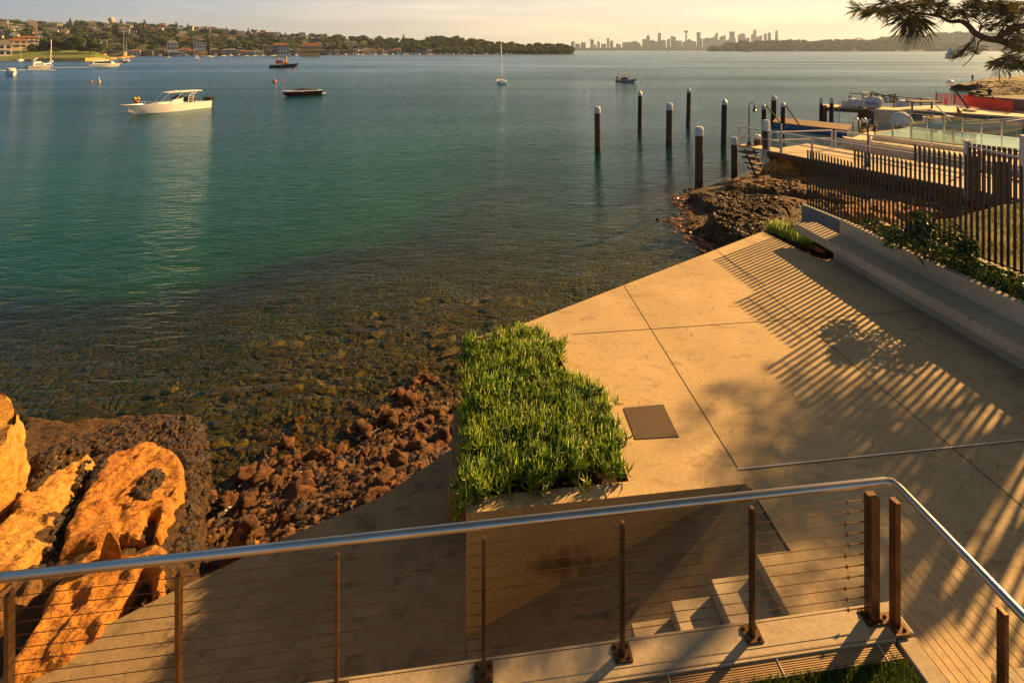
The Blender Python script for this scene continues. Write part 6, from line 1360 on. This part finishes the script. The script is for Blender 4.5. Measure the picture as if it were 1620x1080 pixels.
def person(px, ybase, ytop, label, top, legs, arm=0.0, head=None, rod=None, rz=0.0, back=0.0):
    Y = 1.75*F/(ybase-ytop); p = PD(px, ybase, Y); t = thing('person', label, 'person', p, rz)
    mb = MB()
    V = [(0,0,.92),(0,0,1.12),(0,0,1.40),(0,0,1.50),(0,.02,1.60),(0,.03,1.72), (-.20,0,1.40),(-.27,-.06,1.12),(-.12-.1*arm,-.30,1.08+.2*arm), (.20,0,1.40),(.27,-.06,1.12),(.12,-.30,1.10+.2*arm), (-.11,0,.88),(-.13,-.03,.48),(-.15,.03,.08),(-.15,-.14,.04), (.11,0,.88),(.15,.03,.48),(.17,.06,.08),(.17,-.12,.04)]
    Ed = [(0,1),(1,2),(2,3),(3,4),(4,5),(2,6),(6,7),(7,8),(2,9),(9,10),(10,11),(0,12),(12,13),(13,14),(14,15),(0,16),(16,17),(17,18),(18,19)]
    rad = [.15,.15,.17,.07,.095,.07,.075,.05,.04,.075,.05,.04,.10,.075,.05,.045,.10,.075,.05,.045]
    me = bpy.data.meshes.new('body'); me.from_pydata(V, Ed, []); o = bpy.data.objects.new('body', me); COL.objects.link(o)
    o.modifiers.new('skin', 'SKIN'); o.modifiers.new('sub', 'SUBSURF').levels = 1; o.modifiers['sub'].render_levels = 1
    for i, r in enumerate(rad): me.skin_vertices[0].data[i].radius = (r, r*(.75 if i in (0,1,2) else 1))
    me.skin_vertices[0].data[0].use_root = True
    dgr = bpy.context.evaluated_depsgraph_get(); m2 = bpy.data.meshes.new_from_object(o.evaluated_get(dgr)); bpy.data.objects.remove(o)
    m2.materials.clear()
    for x in (M['skin'], top, legs): m2.materials.append(x)
    for f in m2.polygons:
        c = f.center; f.material_index = 2 if c.z < .96 and c.z > .10 else (1 if c.z < 1.49 and (abs(c.x) < .24 or c.z > 1.15) else (0 if c.z > .1 else 2))
    link('body', m2, t)
    MB().ball((0,.05,1.71), .105, 2, (1,1.05,.75)).build('hair' if head is None else 'cap', head or M['black'], t, smooth=True)
    if rod: tt = thing('fishing_rod', 'thin fishing rod held by the '+rod[0], 'rod', p, rz); MB().tube([(.05,-.25,1.0),(rod[1]*.5,-.8,1.5),(rod[1],-1.2,rod[2])], [.025,.018,.008], 5).build('rod', M['black'], tt)
    return t
C_dark, C_red, C_blue, C_grey = mat('dark_cloth', (.02,.02,.025), rough=.9), mat('red_cloth', (.35,.06,.04), rough=.9), mat('blue_cloth', (.05,.08,.16), rough=.9), mat('grey_cloth', (.18,.17,.17), rough=.9)
person(1538.5,129.5,118,'person in dark clothes standing alone at the far left tip of the rocks',C_dark,C_dark,.8)
person(1546,145.2,130,'person in dark top and grey trousers standing on the middle ledge',C_red,C_grey,.3,rod=('person on the middle ledge',-1.0,2.2))
person(1565.5,158.3,138.8,'nearest person, in dark clothes and cap, holding a rod on the nearest ledge',C_dark,C_dark,.6,head=C_blue,rod=('nearest person',2.0,2.0),rz=2.6)
person(1581,128.8,117,'person in red brown top leaning forward, second from right on far ledge',C_red,C_dark,.9,rz=.5)
person(1597.5,126.2,114,'person in blue top with raised arms, rightmost on the far ledge',C_blue,C_dark,1.0,rz=-.6)
def lr(rg):
    p = P(rg.uniform(1535,1640), rg.uniform(131,166), 1.0); return (p.x, p.y, 1.0)
rz3 = raydown({'rock_ledge'})
def lr2(rg):
    x, y, _ = lr(rg); z = rz3(x, y); return None if z is None or z < .2 else (x, y, z)
o = lumps('ledge_stones', 900, lr2, .15, .8, [M['ledge'], M['weedrock']], seed=14, sq=.4); tag(o, 'broken stones lying over the layered rock ledges', 'stones', kind='stuff')
# ============================================================ SHE-OAK TREE AT THE RIGHT
M['needle'] = mat('needle_green', (.060,.060,.014), (.11,.095,.022), rough=.6, trans=.35); M['needle2'] = mat('needle_dark', (.028,.034,.010), (.05,.05,.014), rough=.6, trans=.25)
M['oakbark'] = mat('sheoak_bark', (.08,.045,.028), (.15,.085,.05), rough=.95, scale=8, bump=.8)
tree = thing('sheoak_tree', 'large drooping she-oak whose dark boughs reach in at the top right', 'tree', (16.2, 12.6, 4.2))
rg = random.Random(17); nd = []          # twigs
def bough(pts, r0, r1, n=8):
    kid(MB().tube(pts, [r0+(r1-r0)*i/(len(pts)-1) for i in range(len(pts))], n).build('bough', M['oakbark'], smooth=True), tree)
def smooth(pts, k=4):
    out = []; n = len(pts)
    for i in range(n-1):
        p0, p1, p2, p3 = pts[max(i-1,0)], pts[i], pts[i+1], pts[min(i+2,n-1)]
        for j in range(k):
            t = j/k; out.append(.5*((2*p1)+(p2-p0)*t+(2*p0-5*p1+4*p2-p3)*t*t+(3*p1-p0-3*p2+p3)*t**3))
    return out+[pts[-1]]
kid(MB().tube(smooth([Vector((16.2,12.6,4.0)), Vector((16.1,12.7,6.3)), Vector((15.8,12.9,8.6)), Vector((15.9,13.3,11.4)), Vector((16.2,13.8,14.6))]), [.26-.012*i for i in range(17)], 12).build('trunk', M['oakbark'], smooth=True), tree)
TY = 9.6
mainb = [Vector((16.1,12.7,6.8)), PD(1820,110,11.2), PD(1700,88,9.8), PD(1620,78,9.5), PD(1588,66,9.6), PD(1563,62,9.6), PD(1543,53,9.6), PD(1533,42,9.7), PD(1520,34,9.8), PD(1503,34.5,9.9), PD(1488,27,9.9), PD(1470,23.5,10.0), PD(1440,21,10.1), PD(1415,18,10.2), PD(1385,16,10.3), PD(1368,20,10.3)]
bough(smooth(mainb, 3), .085, .006)
b2 = [PD(1556,61,9.6), PD(1580,60,9.5), PD(1597,48,9.4), PD(1620,41,9.3), PD(1720,30,9.9), Vector((15.8,12.8,9.0))]
bough(smooth(b2, 3), .04, .075)
b3 = [PD(1560,62,9.6), PD(1549,66,9.6), PD(1546,76,9.6), PD(1537,92,9.65), PD(1522,106,9.7)]; bough(smooth(b3, 3), .018, .006, 6)
for q in ([PD(1541,50,9.6),PD(1541,62,9.6),PD(1530,76,9.65),PD(1521,81,9.7)], [PD(1590,66,9.6),PD(1600,52,9.5),PD(1612,30,9.5),PD(1620,10,9.4)], [PD(1478,24,9.95),PD(1486,12,9.9),PD(1502,-8,9.8)], [PD(1548,55,9.6),PD(1552,38,9.6),PD(1540,24,9.7),PD(1546,0,9.7)], [PD(1700,85,9.3),PD(1650,105,9.3),PD(1600,104,9.4),PD(1578,100,9.4)], [PD(1575,62,9.6),PD(1600,24,9.6),PD(1608,4,9.7)], [PD(1600,92,9.5),PD(1612,98,9.5),PD(1640,88,9.4)], [PD(1535,45,9.7),PD(1528,28,9.7),PD(1510,18,9.8)]):
    bough(smooth(q, 3), .016, .005, 6); nd += [(q[i].lerp(q[i+1], rg.random()), (q[i+1]-q[i]).normalized(), 1.0) for i in range(len(q)-1) for _ in range(7)]
# twig clusters seen in the photo: (px, py, spread px, count, droop, length)
for px, py, sp, n, dr, ln in ((1362,14,7,26,.15,.26),(1385,14,12,46,.5,.28),(1410,14,12,46,.7,.30),(1436,24,10,30,1.2,.36),(1448,28,9,80,1.6,.52),(1400,8,20,60,.3,.25),(1440,6,20,70,.2,.25),(1470,12,18,60,.3,.25),(1500,16,18,60,.2,.22),(1520,22,14,34,.1,.2),(1545,12,22,90,.1,.24),(1580,16,24,120,.1,.24),(1608,14,18,110,.2,.24),(1600,36,16,50,.3,.22),(1570,40,14,50,.2,.2),(1612,62,14,60,.8,.26),(1604,70,10,40,.9,.24),(1540,78,10,22,.5,.2),(1528,84,8,14,.3,.2),(1598,92,14,50,.9,.30),(1582,100,10,34,.8,.26),(1615,100,10,30,.9,.24),(1480,2,25,60,.2,.25),(1555,-4,40,120,.2,.25),(1610,50,12,30,.3,.2)):
    for k in range(n):
        c = PD(px+rg.gauss(0,sp*.55), py+rg.gauss(0,sp*.33), 9.8+rg.gauss(0,.35)); d = Vector((rg.gauss(-.25,.8), rg.gauss(0,.8), rg.gauss(.15,.5)-dr)).normalized(); nd.append((c, d, ln/.25))
# the rest of the crown, out of the picture, which shades the terrace
main_n = len(nd)
limbs = []; rgt = random.Random(12)
def trunk_at(z): return Vector((16.0, 12.9+.09*max(0, z-6), z))
TG = PL([(1000,720),(1150,650),(1270,630),(1400,610),(1500,640),(1560,740),(1480,830),(1330,850),(1200,850),(1110,760)], Z0)   # where the crown throws its shade
tx0, tx1, ty0, ty1 = min(p.x for p in TG), max(p.x for p in TG), min(p.y for p in TG), max(p.y for p in TG)
cc_ = []
while len(cc_) < 38:
    gx, gy = rgt.uniform(tx0, tx1), rgt.uniform(ty0, ty1)
    if not inpoly(gx, gy, TG) or nz(gx, gy, .55, 6) < -.22: continue
    z = rgt.uniform(9.0, 14.5); q = Vector((gx, gy, Z0))+SUN*((z-Z0)/SUN.z)
    if (q-trunk_at(z)).length > 6.5: continue
    px_, py_ = q.x/q.y*F+CX, (HC-q.z)*F/q.y+HOR
    if px_ < 1665 and py_ > -40: continue
    cc_.append(q)
for k, q in enumerate(cc_):
    limbs.append((q, rgt.uniform(.5,.85)))
    if k % 3 == 0:
        a0 = trunk_at(max(6.5, q.z-rgt.uniform(1,2.5))); m_ = a0.lerp(q,.5)+Vector((0,0,.3)); bough(smooth([a0,m_,q],4), .055, .01, 6)
for c, r_ in limbs:
    for k in range(34):
        d = Vector((rg.gauss(0,1), rg.gauss(0,1), rg.gauss(0,1)-.5)).normalized(); q = c+d*r_*rg.random()**.5
        px_, py_ = q.x/q.y*F+CX, (HC-q.z)*F/q.y+HOR
        if px_ < 1630 and py_ > -12: continue
        nd.append((q, d, 1.1))
def needles(lst, name, seed, parent, per=9):
    rg = np.random.RandomState(seed); vs, fs, ms = [], [], []
    for c, d, k in lst:
        m_ = rg.randint(2)
        for j in range(per):
            dd = np.array(d)+rg.randn(3)*(.17 if name == 'needle_foliage' else .33); dd /= np.linalg.norm(dd); l = .25*k*(.5+.7*rg.rand()); b0 = np.array(c)+rg.randn(3)*.02; s_ = np.cross(dd, rg.randn(3)); s_ /= np.linalg.norm(s_); s_ *= (.0016 if name == 'needle_foliage' else .0022)
            o = len(vs); m1_ = b0+dd*l*.55-np.array([0,0,.04*l]); e_ = b0+dd*l-np.array([0,0,.22*l]); u_ = np.cross(s_, dd)
            vs += [tuple(b0-s_), tuple(b0+s_), tuple(m1_+s_), tuple(m1_-s_), tuple(e_), tuple(m1_+u_)]; fs += [(o,o+1,o+2,o+3),(o+3,o+2,o+4),(o,o+5,o+4)]; ms += [m_]*3
        o = len(vs); a_ = np.array(c); w = np.array([.0022,.0015,.0022]); e_ = a_+np.array(d)*.16*k; b0 = a_-np.array(d)*.12*k; vs += [tuple(b0-w), tuple(b0+w), tuple(e_)]; fs.append((o,o+1,o+2)); ms.append(2)
    me = bpy.data.meshes.new(name); me.from_pydata(vs, [], fs)
    for x in (M['needle'], M['needle2'], M['oakbark']): me.materials.append(x)
    me.polygons.foreach_set('material_index', ms); o = link(name, me); kid(o, parent); return o
needles(nd[:main_n:2], 'needle_foliage', 3, tree, 6); needles(nd[main_n:], 'crown', 4, tree, 7)

# ============================================================ HAZE
HZ = MB(); HZ.box((-300, 3900, 198), (15000, 8400, 410)); hzo = HZ.build('haze', None or M['white']); hzo.data.materials.clear()
m = bpy.data.materials.new('haze'); m.use_nodes = True; t = m.node_tree; t.nodes.clear()
pv = N(t, 'ShaderNodeVolumePrincipled'); pv.inputs['Color'].default_value = (.52,.68,1.0,1); pv.inputs['Density'].default_value = 0.00008; pv.inputs['Anisotropy'].default_value = .2
oo = N(t, 'ShaderNodeOutputMaterial'); L(t, pv.outputs[0], oo.inputs['Volume']); hzo.data.materials.append(m); tag(hzo, 'pale evening haze over the harbour', 'haze', kind='stuff')
